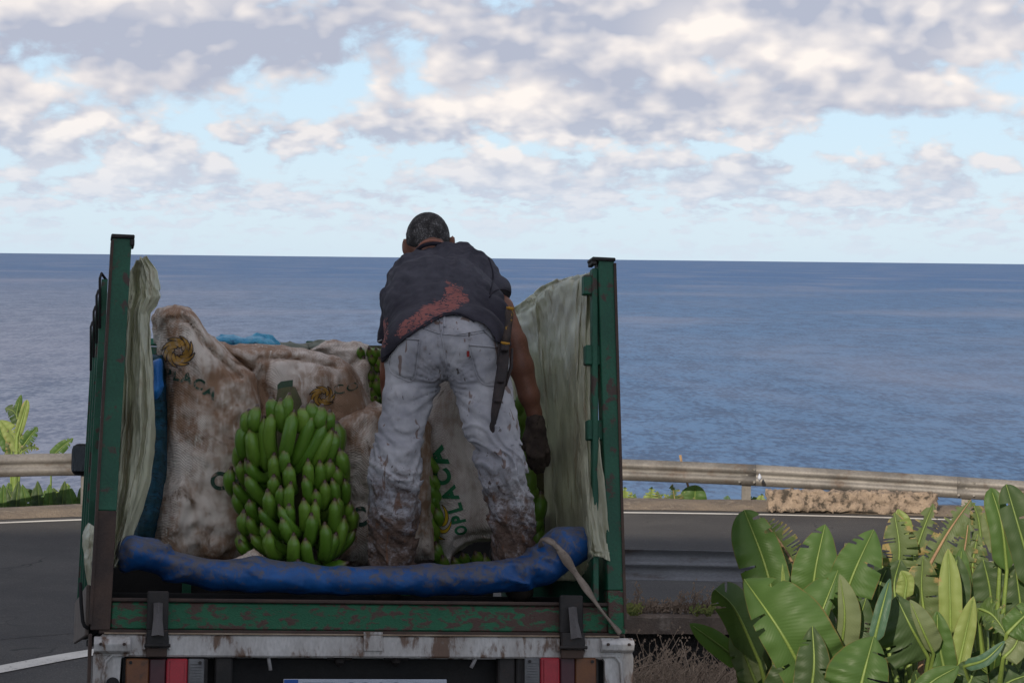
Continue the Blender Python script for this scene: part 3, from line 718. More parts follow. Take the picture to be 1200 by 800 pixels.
# ------------------------------------------------------------------ guardrails
WPROF = [(0, .0), (.012, .012), (.05, .070), (.085, .078), (.115, .060), (.145, .006), (.175, .060), (.205, .078), (.24, .070), (.278, .012), (.29, .0)]
def guardrail(name, r, angs, zt, side, mat, label, posts, post_back, group=None):
    """W-beam along the bend. zt(x) = beam top; side -1: corrugation swells toward the bend's centre"""
    base = (CX+r*math.cos(R(angs[0])), CY+r*math.sin(R(angs[0])), 0)
    root = empty(name, Matrix.Translation(base), label, 'guardrail', group); inv = root.matrix_world.inverted()
    xs_ = sorted(posts, key=lambda a: -a); edges = [angs[0]] + xs_ + [angs[1]]
    edges = sorted(set(edges), reverse=True)
    for q in range(len(edges)-1):                # one beam panel between two posts, overlapping the next
        a0, a1 = edges[q]+.35, edges[q+1]-.35
        A = np.linspace(a0, a1, 14); vs = []; fs = []
        off = .004 if q % 2 else 0
        for th in (0, .004):
            for a in A:
                for (z, d) in WPROF:
                    rr = r + side*(d+off+th); x = CX+rr*math.cos(R(a)); y = CY+rr*math.sin(R(a)); vs.append((x, y, zt(x)-.29+z))
        m = len(WPROF); K = len(A)*m
        for s_ in (0, K):
            for i in range(len(A)-1):
                for j in range(m-1): fs.append((s_+i*m+j, s_+i*m+j+1, s_+(i+1)*m+j+1, s_+(i+1)*m+j))
        for i in range(len(A)-1):
            for j in (0, m-1): fs.append((i*m+j, (i+1)*m+j, K+(i+1)*m+j, K+i*m+j))
        for j in range(m-1):
            for i in (0, len(A)-1): fs.append((i*m+j, i*m+j+1, K+i*m+j+1, K+i*m+j))
        recalc(mesh_obj('beam', vs, fs, mat, root, xf=inv))
    for a in posts:
        ca, sa = math.cos(R(a)), math.sin(R(a)); rot = Matrix.Rotation(R(a-90), 3, 'Z')
        x = CX+(r+post_back)*ca; y = CY+(r+post_back)*sa; z1 = zt(x)-.03
        mb = MB()
        hx = .062; hy = .04                       # C-section post: web and two flanges
        for (ax_, ay, bx, by) in ((-hx, -hy, hx, -hy+.012), (-hx, -hy+.012, -hx+.012, hy, ), (hx-.012, -hy+.012, hx, hy)):
            c0 = Vector(((ax_+bx)/2, (ay+by)/2, 0)); h0 = Vector(((bx-ax_)/2, (by-ay)/2, 0)); c = rot @ c0
            vs = [];
            for zz in (-.6, z1):
                for (sx, sy) in ((-1, -1), (1, -1), (1, 1), (-1, 1)):
                    p = rot @ Vector((c0.x+sx*h0.x, c0.y+sy*h0.y, 0)); vs.append((x+p.x, y+p.y, zz))
            mb.add(vs, [(0, 1, 2, 3), (4, 5, 6, 7), (0, 1, 5, 4), (1, 2, 6, 5), (2, 3, 7, 6), (3, 0, 4, 7)])
        recalc(mb.build('post', mat, root, xf=inv))
        mb = MB(); rr = r+side*.012
        for dz, da in ((.145, 0), (.23, .28), (.23, -.28), (.06, .28), (.06, -.28)):
            a2 = R(a+da); p = Vector((CX+rr*math.cos(a2), CY+rr*math.sin(a2), zt(x)-.29+dz)); n_ = Vector((math.cos(a2), math.sin(a2), 0))*side
            mb.cyl(p, p+n_*(.02 if dz == .145 else .088), .018, 6)
        mb.build('bolt', mat, root, xf=inv)
    return root
def ang_of_x(x, r): return math.degrees(math.acos((x-CX)/r))
RF = 20.34
ztop = lambda x: float(np.interp(x, [-12, -6, 1.5, 3.1, 6.6, 12], [.74, .735, .60, .555, .43, .30]))
guardrail('guardrail', RF, (150, 45), ztop, -1, G_galv_warm, 'long ribbed steel guardrail along the seaward edge of the bend, behind the truck', [ang_of_x(x, RF+.06) for x in (-11.3, -8.4, -5.5, -2.6, .3, 3.2, 6.1, 9.0)], .06)
RN = 11.36
ztn = lambda x: .60 - .01*(x-1)
guardrail('guardrail', RN, (ang_of_x(.55, RN), 35), ztn, 1, G_galv, 'shaded guardrail on the inner roadside, right of the truck above the black wall', [ang_of_x(x, RN) for x in (.75, 4.3, 7.4)], -.06)
# reflector on the far rail, by the post
def reflector(px, py, lab):
    p = F(px, py, 28.45); mb = MB(); mb.tube([p+Vector((0, -.0, -.05)), p+Vector((0, -.02, 0)), p+Vector((0, 0, .05))], [.006, .03, .006], 8)
    tag(mb.build('reflector', G_plate, smooth=True), lab, 'reflector')
reflector(890, 559, 'small white reflector in the guardrail trough just left of the long stone block')
reflector(1154, 574, 'small white reflector on the guardrail above the banana leaves near the right edge')
# rough tan stone block between road and rail
def block(x0, x1, y0, y1, h, label):
    def base(P):
        x, y, z = P[..., 0], P[..., 1], P[..., 2]
        ang = 0
        q = np.stack([np.abs(x-(x0+x1)/2)-(x1-x0)/2+.03, np.abs(y-(y0+y1)/2+.04*(x-x0))-(y1-y0)/2+.03, np.abs(z-h/2)-h/2+.03], -1)
        return np.linalg.norm(np.maximum(q, 0), axis=-1)+np.minimum(q.max(-1), 0)-.03
    def det(P): return .026*ridge(P*8, 3)+.016*gnoise(P*26)
    v, f = nets(base, (x0-.1, y0-.2, -.1), (x1+.1, y1+.1, h+.1), .022, .08, det)
    root = Matrix.Translation(((x0+x1)/2, y0, 0))
    o = np_obj('stone_block', v, f, G_stone, inv=root.inverted()); o.matrix_world = root
    return tag(o, label, 'stone block')
block(3.36, 5.62, 27.86, 28.1, .315, 'long low pitted tan stone block between the road edge and the guardrail')
block(6.5, 7.7, 27.6, 27.9, .33, 'tan stone block at the right edge of the photo, behind the tallest leaves')

# ------------------------------------------------------------------ banana plants
def leaf(parent, inv, pts, wl, wr, fold=25, mk='g', torn=0, droop=.25, rib=.010, blunt=False, seed=0, nu=30, nv=5, pet=None, ribmat=None, cut=None):
    """pts: midrib from blade base to tip as world points; wl, wr: blade half widths in metres left/right of it"""
    fold = min(58, fold*1.7) if fold > 0 else fold
    if wl+wr > .14: nu = 64; slits = True
    else: slits = False
    C = crom(pts, nu); view = (np.array(pts[0])-np.array((0, 0, CZ))); view /= np.linalg.norm(view)
    vs = []; uv = []; r_ = np.random.default_rng(seed+11)
    ph = r_.uniform(0, 9)
    gaps = {-1: {}, 1: {}}
    if slits and not torn:
        for sd in (-1, 1):
            for _ in range(int(r_.integers(1, 4))):
                gaps[sd][int(r_.integers(12, nu-6))] = int(r_.integers(0, 3))
    if torn:
        for sd in (-1, 1):
            for i in range(3, nu-2):
                if r_.random() < torn*(.55 if slits else 1): gaps[sd][i] = int(r_.integers(0, 3))
    rl = float(np.linalg.norm(C[-1]-C[0]))/nu
    for i in range(nu):
        u = i/(nu-1); t_ = C[min(i+1, nu-1)]-C[max(i-1, 0)]; t_ = t_/(np.linalg.norm(t_)+1e-9)
        ac = np.cross(t_, view); ac /= (np.linalg.norm(ac)+1e-9)
        if ac[0] > 0: ac = -ac                   # ac points to image left
        if t_[2] < 0 and abs(t_[2]) > .5: pass
        up = np.cross(ac, t_); up /= np.linalg.norm(up)
        if up@view > 0: up = -up                 # up faces the camera
        w_ = min(1, (u/.14)**.6)*(max(0, 1-max(0, (u-.45)/.55)**(3.6 if blunt else 1.9)))**(.6 if blunt else .8)
        for side, W_ in ((-1, wl), (1, wr)):
            for j in range(nv+1):
                s = j/nv; a = R(fold)*(1-.5*s)
                wav = .10*math.sin(u*14+ph+side*2)*s*s+.04*math.sin(u*41+ph*2+side)*s
                d_ = s*W_*w_
                p = C[i] + (ac*(-side)*math.cos(a))*d_*1.0 + up*(math.sin(a)*d_ - droop*W_*w_*s*s + wav*W_*min(1, w_))
                if (i in gaps[side]) != ((i-1) in gaps[side]): p = p + t_*(rl*.9*s*s*(-1 if i in gaps[side] else 1))
                vs.append(tuple(p)); uv.append((u*np.clip(np.linalg.norm(C[-1]-C[0]), .2, 2)/1.0, .5-side*(-.5)*s))
    fs = []; m = nv+1; row = 2*m
    for i in range(nu-1):
        for si, sd in enumerate((-1, 1)):
            for j in range(nv):
                if i in gaps[sd] and j > gaps[sd][i]: continue
                a = i*row+si*m+j; q = (a, a+1, a+row+1, a+row)
                fs.append(q if sd < 0 else q[::-1])
    vs = [Vector(v) for v in vs]
    o = mesh_obj('leaf', vs, fs, LM[mk], parent, xf=inv)
    # normals toward the camera so the pale underside material logic works
    me = o.data
    ul = me.uv_layers.new(name='UVMap'); buf = np.empty(len(me.loops)*2, np.float32)
    li = np.empty(len(me.loops), np.int32); me.loops.foreach_get('vertex_index', li)
    buf = np.array(uv, np.float32)[li].ravel(); ul.data.foreach_set('uv', buf)
    mid = [Vector(c)+Vector(-view)*.004 for c in C[::3]]
    if pet is not None: mid = [Vector(p) for p in pet] + mid
    k = len(mid); rr = [rib*(1-.8*i/(k-1)) for i in range(k)]
    if pet is not None: rr = [rib*1.6]*len(pet)+rr[len(pet):]
    mb = MB().tube(mid, rr, 6)
    mesh_obj('midrib', mb.v, mb.f, ribmat or G_rib, o, xf=inv)
    return o
def plant(label, base, crown, leaves, group=None, name='banana_plant', stem_r=.09, seed=0, scale=1):
    """leaves: (pts[(px,py,d)...] base->tip, wl px, wr px, opts)"""
    root = empty(name, Matrix.Translation(base), label, 'banana plant', group); inv = root.matrix_world.inverted()
    c = Vector(crown); b = Vector(base)
    mb = MB().tube([b-Vector((0, 0, .1)), b.lerp(c, .5)+Vector((.02, 0, 0)), c], [stem_r*1.15, stem_r, stem_r*.7], 12)
    mesh_obj('stem', mb.v, mb.f, G_trunk, root, xf=inv)
    for k, (pts, wl, wr, op) in enumerate(leaves):
        P = [F(*p) for p in pts]
        if len(P) == 2: P = [P[0], P[0].lerp(P[1], .5)+Vector((0, -.02, .01)), P[1]]
        dm = pts[0][2]/FOC
        op = dict(op); mid = P[0].lerp(c, .5)+Vector((0, .03, -.03))
        q = (.80 if seed < 3 or seed > 4 else 1.05) if dm < .0046 else (1.5 if abs(pts[0][2]-29.2) < .01 else 1.0)
        leaf(root, inv, P, wl*dm*q, wr*dm*q, seed=seed*31+k, pet=[c-Vector((0, 0, .05)), mid] if not op.pop('nopet', 0) else None, **op)
    return root
def crown_at(px, py, d): return F(px, py, d)
def dd(l, d):                                    # shorthand: fill default depth
    return [(p[0], p[1], p[2] if len(p) > 2 else d) for p in l]
GRP = 'banana plants in the foreground right'
c1 = F(915, 850, 10.2)
plant('banana plant nearest the truck, one tall upright broad leaf above one huge leaf', (c1.x, c1.y, -1), c1, [
    (dd([(912, 722, 10.3), (896, 660, 10.35), (872, 597, 10.4)], 0), 42, 34, dict(mk='g', fold=28, blunt=True, rib=.011)),
    (dd([(940, 725, 10.5), (912, 680, 10.55), (888, 640, 10.6)], 0), 30, 34, dict(mk='d', fold=15)),
    (dd([(952, 808, 9.5), (915, 740, 9.45), (872, 678, 9.6)], 0), 34, 74, dict(mk='g', fold=20, droop=.18, rib=.012, blunt=False)),
    (dd([(890, 775, 10.1), (862, 715, 10.0), (838, 690, 9.9)], 0), 26, 28, dict(mk='d', fold=-30, droop=.6)),
    (dd([(872, 778, 10.3), (838, 752, 10.25), (808, 730, 10.2)], 0), 17, 17, dict(mk='g', fold=12)),
    (dd([(886, 800, 10.2), (872, 765, 10.2), (860, 732, 10.2)], 0), 22, 24, dict(mk='p', fold=10)),
    (dd([(919, 724, 10.1), (918, 690, 10.1), (917, 660, 10.1)], 0), 4, 4, dict(mk='y', fold=60, rib=.012)),
    (dd([(905, 830, 9.9), (925, 790, 9.9), (940, 765, 9.9)], 0), 30, 30, dict(mk='d', fold=20)),
    (dd([(932, 664, 10.9), (912, 632, 10.9), (890, 606, 10.9)], 0), 16, 26, dict(mk='t', fold=15, torn=.35, ribmat=G_drib)),
    (dd([(925, 690, 10.8), (915, 655, 10.8), (905, 628, 10.8)], 0), 14, 14, dict(mk='t', fold=35, torn=.5, ribmat=G_drib)),
    (dd([(905, 740, 10.3), (888, 700, 10.35), (873, 668, 10.4)], 0), 20, 20, dict(mk='d', fold=25)),
], GRP, seed=1)
c2 = F(965, 850, 9.9)
plant('banana plant second from the truck, its rounded leaf folded to show pale underside', (c2.x, c2.y, -1), c2, [
    (dd([(950, 715, 10.3), (956, 665, 10.3), (967, 614, 10.35)], 0), 36, 34, dict(mk='g', fold=22)),
    (dd([(985, 712, 10.0), (1003, 665, 10.0), (1024, 620, 10.05)], 0), 34, 40, dict(mk='g', fold=20)),
    (dd([(950, 760, 9.6), (962, 720, 9.6), (982, 668, 9.65)], 0), 46, 12, dict(mk='g', fold=15, droop=.35)),
    (dd([(985, 765, 9.65), (990, 720, 9.6), (984, 672, 9.6)], 0), 10, 24, dict(mk='p', fold=10)),
    (dd([(948, 825, 9.3), (954, 780, 9.3), (952, 733, 9.35)], 0), 30, 26, dict(mk='d', fold=24)),
    (dd([(1003, 830, 9.1), (1012, 790, 9.1), (1024, 745, 9.15)], 0), 58, 40, dict(mk='g', fold=24, droop=.4, rib=.012)),
    (dd([(1024, 752, 9.4), (1033, 715, 9.4), (1043, 677, 9.45)], 0), 12, 14, dict(mk='b', fold=50)),
    (dd([(1000, 730, 10.2), (985, 700, 10.2), (972, 676, 10.2)], 0), 20, 24, dict(mk='d', fold=15)),
    (dd([(1012, 790, 9.6), (1005, 740, 9.7), (1015, 700, 9.7)], 0), 26, 26, dict(mk='d', fold=10)),
    (dd([(1020, 700, 10.4), (1008, 660, 10.4), (990, 636, 10.4)], 0), 16, 16, dict(mk='t', fold=20, torn=.2)),
], GRP, seed=2)
c3 = F(1075, 860, 9.9)
plant('banana plant in the middle of the thicket with torn browned leaves and a yellow stalk', (c3.x, c3.y, -1), c3, [
    (dd([(1088, 770, 9.7), (1068, 735, 9.65), (1050, 698, 9.7)], 0), 44, 22, dict(mk='d', fold=18)),
    (dd([(1094, 765, 9.55), (1080, 735, 9.5), (1066, 702, 9.5)], 0), 6, 16, dict(mk='p', fold=10)),
    (dd([(1114, 742, 9.7), (1113, 690, 9.7), (1111, 642, 9.75)], 0), 14, 15, dict(mk='y', fold=30)),
    (dd([(1112, 735, 9.9), (1118, 690, 9.9), (1122, 650, 9.9)], 0), 6, 20, dict(mk='d', fold=20)),
    (dd([(1072, 650, 10.5), (1082, 620, 10.5), (1094, 590, 10.5)], 0), 14, 16, dict(mk='t', fold=20, torn=.3)),
    (dd([(1052, 672, 10.4), (1054, 640, 10.4), (1048, 600, 10.45)], 0), 20, 22, dict(mk='t', fold=20, torn=.25)),
    (dd([(1058, 640, 10.6), (1056, 615, 10.6), (1052, 596, 10.6)], 0), 10, 14, dict(mk='y', fold=30)),
    (dd([(1088, 664, 10.3), (1112, 622, 10.3), (1138, 585, 10.3)], 0), 14, 22, dict(mk='t', fold=15, torn=.45, ribmat=G_drib)),
    (dd([(1120, 680, 10.1), (1130, 645, 10.1), (1135, 610, 10.1)], 0), 16, 16, dict(mk='t', fold=20, torn=.5, ribmat=G_drib)),
    (dd([(1068, 830, 9.2), (1090, 800, 9.2), (1124, 780, 9.2)], 0), 14, 22, dict(mk='g', fold=20)),
    (dd([(1060, 740, 10.2), (1048, 690, 10.3), (1055, 655, 10.3)], 0), 24, 24, dict(mk='d', fold=15)),
    (dd([(1085, 730, 10.2), (1080, 690, 10.2), (1082, 650, 10.2)], 0), 20, 22, dict(mk='t', fold=15, torn=.15)),
    (dd([(1108, 790, 9.6), (1100, 750, 9.6), (1098, 715, 9.6)], 0), 14, 18, dict(mk='g', fold=30)),
    (dd([(1030, 720, 10.3), (1030, 690, 10.3), (1040, 664, 10.3)], 0), 16, 16, dict(mk='d', fold=15)),
    (dd([(1060, 700, 10.0), (1062, 680, 10.0), (1056, 668, 10.0)], 0), 12, 10, dict(mk='y', fold=30)),
], GRP, seed=3)
c4 = F(1165, 860, 9.9)
plant('tallest banana plant at the right edge with two high dark upright leaves over pale ones', (c4.x, c4.y, -1), c4, [
    (dd([(1180, 668, 9.9), (1174, 615, 9.9), (1161, 571, 9.95)], 0), 16, 12, dict(mk='g', fold=25, blunt=True)),
    (dd([(1172, 650, 9.95), (1162, 625, 9.95), (1152, 600, 9.95)], 0), 10, 16, dict(mk='p', fold=12)),
    (dd([(1215, 690, 9.8), (1196, 625, 9.8), (1179, 567, 9.85)], 0), 18, 22, dict(mk='d', fold=25, blunt=True)),
    (dd([(1190, 700, 10.0), (1178, 672, 10.0), (1168, 645, 10.0)], 0), 16, 18, dict(mk='p', fold=10)),
    (dd([(1122, 785, 9.6), (1132, 740, 9.6), (1141, 698, 9.6)], 0), 14, 12, dict(mk='y', fold=30)),
    (dd([(1147, 712, 9.5), (1165, 722, 9.45), (1184, 750, 9.4)], 0), 16, 18, dict(mk='t', fold=10, torn=.35)),
    (dd([(1130, 780, 9.3), (1155, 772, 9.25), (1178, 750, 9.25)], 0), 8, 8, dict(mk='b', fold=30)),
    (dd([(1180, 742, 9.3), (1200, 722, 9.3), (1225, 700, 9.3)], 0), 16, 22, dict(mk='g', fold=20)),
    (dd([(1176, 770, 9.3), (1190, 755, 9.3), (1198, 730, 9.3)], 0), 12, 16, dict(mk='p', fold=20)),
    (dd([(1140, 700, 10.1), (1140, 660, 10.1), (1146, 625, 10.1)], 0), 16, 18, dict(mk='t', fold=15, torn=.2)),
    (dd([(1165, 740, 10.0), (1160, 690, 10.0), (1152, 655, 10.0)], 0), 24, 26, dict(mk='d', fold=15)),
    (dd([(1200, 760, 9.9), (1196, 710, 9.9), (1190, 665, 9.9)], 0), 24, 26, dict(mk='d', fold=15)),
    (dd([(1160, 820, 9.5), (1180, 800, 9.5), (1205, 790, 9.5)], 0), 22, 22, dict(mk='d', fold=15)),
    (dd([(1132, 810, 9.4), (1140, 790, 9.4), (1150, 775, 9.4)], 0), 20, 20, dict(mk='d', fold=15)),
    (dd([(1128, 720, 10.0), (1125, 680, 10.0), (1127, 640, 10.0)], 0), 12, 14, dict(mk='g', fold=15)),
    (dd([(1150, 640, 10.4), (1147, 610, 10.4), (1140, 588, 10.4)], 0), 10, 12, dict(mk='t', fold=15, torn=.3)),
], GRP, seed=4)
def backdrop(label, cx, cy, d, n, seed, xr, yr, keys='ddgt'):   # denser plants behind the front row
    c = F(cx, cy, d); r_ = random.Random(seed); L = []
    for k in range(n):
        tx = r_.uniform(*xr); ty = r_.uniform(*yr); bx = cx+(tx-cx)*.5; by = ty+r_.uniform(50, 90)
        L.append((dd([(bx, by, d), ((bx+tx)/2+r_.uniform(-6, 6), (by+ty)/2-6, d), (tx, ty, d-.2+r_.uniform(0, .4))], d), r_.uniform(12, 24), r_.uniform(12, 24),
                  dict(mk=r_.choice(keys), fold=r_.uniform(5, 30), torn=r_.choice([0, 0, .25]), droop=r_.uniform(.2, .6))))
    plant(label, (c.x, c.y, -1), c, L, GRP, seed=seed)
backdrop('dark banana plant hidden behind the rounded leaves of the front row', 960, 830, 11.0, 12, 21, (880, 1020), (650, 740))
backdrop('banana plant at the back of the thicket under the low stone block', 1060, 820, 11.2, 14, 22, (1020, 1120), (628, 740))
backdrop('banana plant at the back right of the thicket beside the tallest one', 1160, 820, 10.9, 14, 23, (1115, 1215), (640, 760))
backdrop('banana plant behind the nearest one, leaves dark and crowded', 905, 860, 10.7, 9, 25, (862, 960), (660, 760))
backdrop('low banana plant filling the bottom right corner of the thicket', 1120, 880, 9.9, 10, 24, (1060, 1200), (735, 800), 'dddg')

# plants beyond the road
GL = 'banana plants beyond the guardrail'
D_x = 29.2
def farplant(label, px, d, leaves, seed, zg=-2.2):
    if abs(d-D_x) < .01:
        rq = random.Random(seed)
        leaves = leaves+[(dd([(px+rq.uniform(-14, 14), 612), (px+rq.uniform(-14, 14), 594), (px+rq.uniform(-15, 15), rq.uniform(574, 588))], d), 5, 5, dict(mk=rq.choice('ygtt'), fold=20, torn=rq.choice([0, .4]))) for _ in range(5)]
    c = F(px, 610, d); plant(label, (c.x, c.y, zg), (c.x, c.y, c.z-.3), leaves, GL, seed=seed, stem_r=.08)
D_ = 28.9
farplant('banana plant beyond the guardrail left of the truck, rolled pale yellow leaf upright', 14, D_, [
    (dd([(20, 512), (27, 488), (32, 468)], D_), 6, 6, dict(mk='y', fold=50, blunt=True, rib=.03)),
    (dd([(24, 496), (16, 482), (6, 478)], D_), 9, 8, dict(mk='d', fold=10)), (dd([(20, 482), (22, 473), (25, 462)], D_), 4, 4, dict(mk='g', fold=10)),
    (dd([(24, 530), (12, 508), (0, 492)], D_), 9, 12, dict(mk='y', fold=20)), (dd([(14, 530), (4, 512), (-8, 500)], D_), 9, 12, dict(mk='g', fold=20)),
    (dd([(26, 524), (36, 510), (44, 500)], D_), 8, 8, dict(mk='g', fold=20, torn=.2)), (dd([(20, 534), (34, 524), (46, 526)], D_), 6, 6, dict(mk='t', fold=20, torn=.3)),
    (dd([(16, 600), (4, 585), (-6, 570)], D_), 12, 12, dict(mk='d', fold=20)), (dd([(20, 600), (14, 585), (10, 565)], D_), 10, 10, dict(mk='g', fold=20)),
    (dd([(12, 540), (14, 520), (10, 500)], D_), 8, 8, dict(mk='t', fold=20, torn=.3)), (dd([(2, 610), (8, 596), (24, 580)], D_), 9, 9, dict(mk='g', fold=10)),
], 31)
farplant('low dark banana plant beyond the guardrail at the very left edge of the photo', 8, 28.6, [(dd([(k*9-6, 612), (k*9-8+3*(k % 3), 592), (k*9-10+5*(k % 2), 563+4*(k % 3))], 28.6), 8, 8, dict(mk='dgd'[k % 3], fold=20)) for k in range(12)], 38)
farplant('banana plant beside the wing mirror beyond the guardrail with one leaf pointing right', 58, D_+.2, [
    (dd([(60, 536), (72, 524), (86, 513)], D_), 7, 7, dict(mk='g', fold=15, torn=.15)),
    (dd([(40, 612), (44, 592), (30, 572)], D_), 9, 12, dict(mk='d', fold=20)), (dd([(52, 612), (46, 592), (42, 572)], D_), 10, 9, dict(mk='b', fold=20)),
    (dd([(70, 612), (60, 590), (52, 574)], D_), 10, 9, dict(mk='g', fold=20)), (dd([(84, 614), (82, 592), (74, 568)], D_), 12, 10, dict(mk='d', fold=20)),
    (dd([(66, 612), (78, 598), (90, 586)], D_), 10, 9, dict(mk='g', fold=20)), (dd([(30, 612), (24, 596), (20, 580)], D_), 9, 9, dict(mk='d', fold=20)),
    (dd([(90, 612), (98, 592), (104, 570)], D_), 10, 9, dict(mk='d', fold=20)), (dd([(58, 596), (66, 580), (80, 566)], D_), 5, 5, dict(mk='y', fold=20, torn=.4)),
], 32)
D2 = 29.2
farplant('shrivelled yellow banana shoot just right of the green tail post beyond the road', 735, D2, [
    (dd([(732, 604), (733, 588), (732, 570)], D2), 7, 8, dict(mk='y', fold=30, torn=.4)), (dd([(738, 606), (740, 592), (745, 580)], D2), 8, 7, dict(mk='t', fold=20, torn=.5)), (dd([(730, 606), (728, 592), (726, 580)], D2), 5, 5, dict(mk='t', fold=20, torn=.4))], 33)
farplant('small torn yellow-green banana top second right of the green tail post', 764, D2, [
    (dd([(762, 604), (763, 588), (764, 570)], D2), 8, 7, dict(mk='y', fold=30, torn=.3)), (dd([(768, 606), (770, 594), (775, 582)], D2), 7, 7, dict(mk='g', fold=20)), (dd([(758, 606), (757, 596), (755, 590)], D2), 4, 4, dict(mk='t', fold=20, torn=.4))], 34)
farplant('withered brown banana top beside the bright green upright leaf', 790, D2, [
    (dd([(792, 604), (791, 588), (788, 567)], D2), 9, 9, dict(mk='t', fold=30, torn=.6, ribmat=G_drib)), (dd([(796, 606), (800, 592), (802, 577)], D2), 9, 9, dict(mk='t', fold=20, torn=.6, ribmat=G_drib)), (dd([(786, 606), (783, 594), (779, 582)], D2), 9, 9, dict(mk='t', fold=20, torn=.5, ribmat=G_drib))], 35)
farplant('banana plant with one bright green upright leaf against the sea below the guardrail', 815, D2, [
    (dd([(813, 616), (814, 592), (815, 568)], D2), 13, 10, dict(mk='g', fold=20, blunt=True, rib=.02)), (dd([(838, 612), (840, 598), (843, 586)], D2), 8, 8, dict(mk='g', fold=20, blunt=True)),
    (dd([(846, 606), (850, 594), (853, 580)], D2), 6, 6, dict(mk='b', fold=20)), (dd([(855, 614), (858, 602), (865, 590)], D2), 12, 11, dict(mk='g', fold=20, blunt=True)), (dd([(826, 606), (828, 594), (824, 586)], D2), 6, 6, dict(mk='t', fold=10, torn=.5, ribmat=G_drib))], 36)
farplant('thin yellow-green banana leaf between the guardrail post and the stone block', 891, D2, [
    (dd([(887, 606), (890, 594), (893, 578)], D2), 6, 6, dict(mk='y', fold=20, torn=.2))], 37)
mb = MB().tube([F(812, 592, 29.3), F(806, 568, 29.3), F(800, 548, 29.3), F(797, 533, 29.3)], [.02, .018, .016, .02], 6)
tag(mb.build('dead_stalk', G_drib), 'thin dead leafless stalk poking up behind the guardrail', 'stalk')

# dry shrubs and weeds
def twigs(mb, base, h, n, r_, lean=.5, rad=.004):
    for _ in range(n):
        d = Vector((r_.uniform(-lean, lean), r_.uniform(-lean, lean), 1)).normalized(); L = h*r_.uniform(.5, 1)
        p = [base, base+d*L*.5+Vector((r_.uniform(-.03, .03), 0, 0)), base+d*L+Vector((r_.uniform(-.07, .07), r_.uniform(-.05, .05), 0))]
        mb.tube(p, [rad, rad*.8, rad*.4], 3, cap=False)
        for q in range(3):
            s = p[1].lerp(p[2], r_.random()); e = s+Vector((r_.uniform(-1, 1), r_.uniform(-1, 1), r_.uniform(.2, 1.2))).normalized()*L*.28
            mb.tube([s, e], [rad*.6, rad*.5], 3, cap=False)
            for z in range(2):
                k = e+Vector((r_.uniform(-.02, .02),)*3)*1.2; mb.add([k, k+Vector((.018, 0, .008)), k+Vector((.006, .006, .022))], [(0, 1, 2)])
r_ = random.Random(5); mb = MB()
for k in range(420):
    px = r_.uniform(735, 905); d = r_.uniform(14.5, 18.9); x = (px-600)/FOC*d
    h = (3.3+1.0) - 0; top = r_.gauss(778, 12) + (px-800)**2/900.
    z1 = F(px, min(max(top, 745), 806), d).z; hh = max(.25, z1+1.0)
    twigs(mb, Vector((x, d, -1.0)), hh, 3, r_, .35, .0055)
o = mb.build('dry_undergrowth', G_twig); tag(o, kind='stuff')
mb = MB()
for k in range(120):
    px = r_.uniform(733, 860); b = F(px, r_.uniform(712, 722), 19.55); b.z = .05
    twigs(mb, b, r_.uniform(.04, .12), 2, r_, .5, .004)
for px, hh in ((744, .27), (745, .2), (798, .30), (812, .26), (816, .3), (822, .22), (789, .15), (797, .2), (833, .2)):
    b = F(px, 716, 19.5); b.z = .05; twigs(mb, b, hh, 3, r_, .30, .005)
o = mb.build('dry_weeds', G_twig); tag(o, kind='stuff')
mb = MB()
for px in (739, 741, 743, 746, 817, 829, 832):
    b = F(px, 717, 19.4); b.z = .05; twigs(mb, b, .09, 6, r_, .9, .007)
o = mb.build('green_weeds', G_weed); tag(o, kind='stuff')
# ================================================================== THE TRUCK
T = Matrix.Translation((-.524, 7.684, CZ-1.358)) @ Matrix.Rotation(.224, 4, 'Z') @ Matrix.Rotation(-.192, 4, 'X') @ Matrix.Rotation(.035, 4, 'Y')
TI = T.inverted()
def TL(px, py, yl=0.0):                          # truck-space point seen at a pixel on the truck plane y = yl
    o = TI @ Vector((0, 0, CZ)); d = TI.to_3x3() @ ray(px, py); return o + d*((yl-o.y)/d.y)
def topx(W_):                                    # world points (n,3) -> photo pixels
    W_ = np.asarray(W_, np.float64)-np.array((0, 0, CZ)); X = W_@np.array(_X); Y = W_@np.array(_Y); D = W_@np.array(_f)
    return 600+X/D*FOC, 400-Y/D*FOC
HW = .975; LB = 2.02; HP = 1.408; LEAN = .032
truck = empty('truck', T, 'small flatbed truck seen from behind, rusty green sides, dirty white rear crossbeam', 'truck')
def part(mb, name, mat, parent=truck, smooth=False): return mb.build(name, mat, parent, smooth)
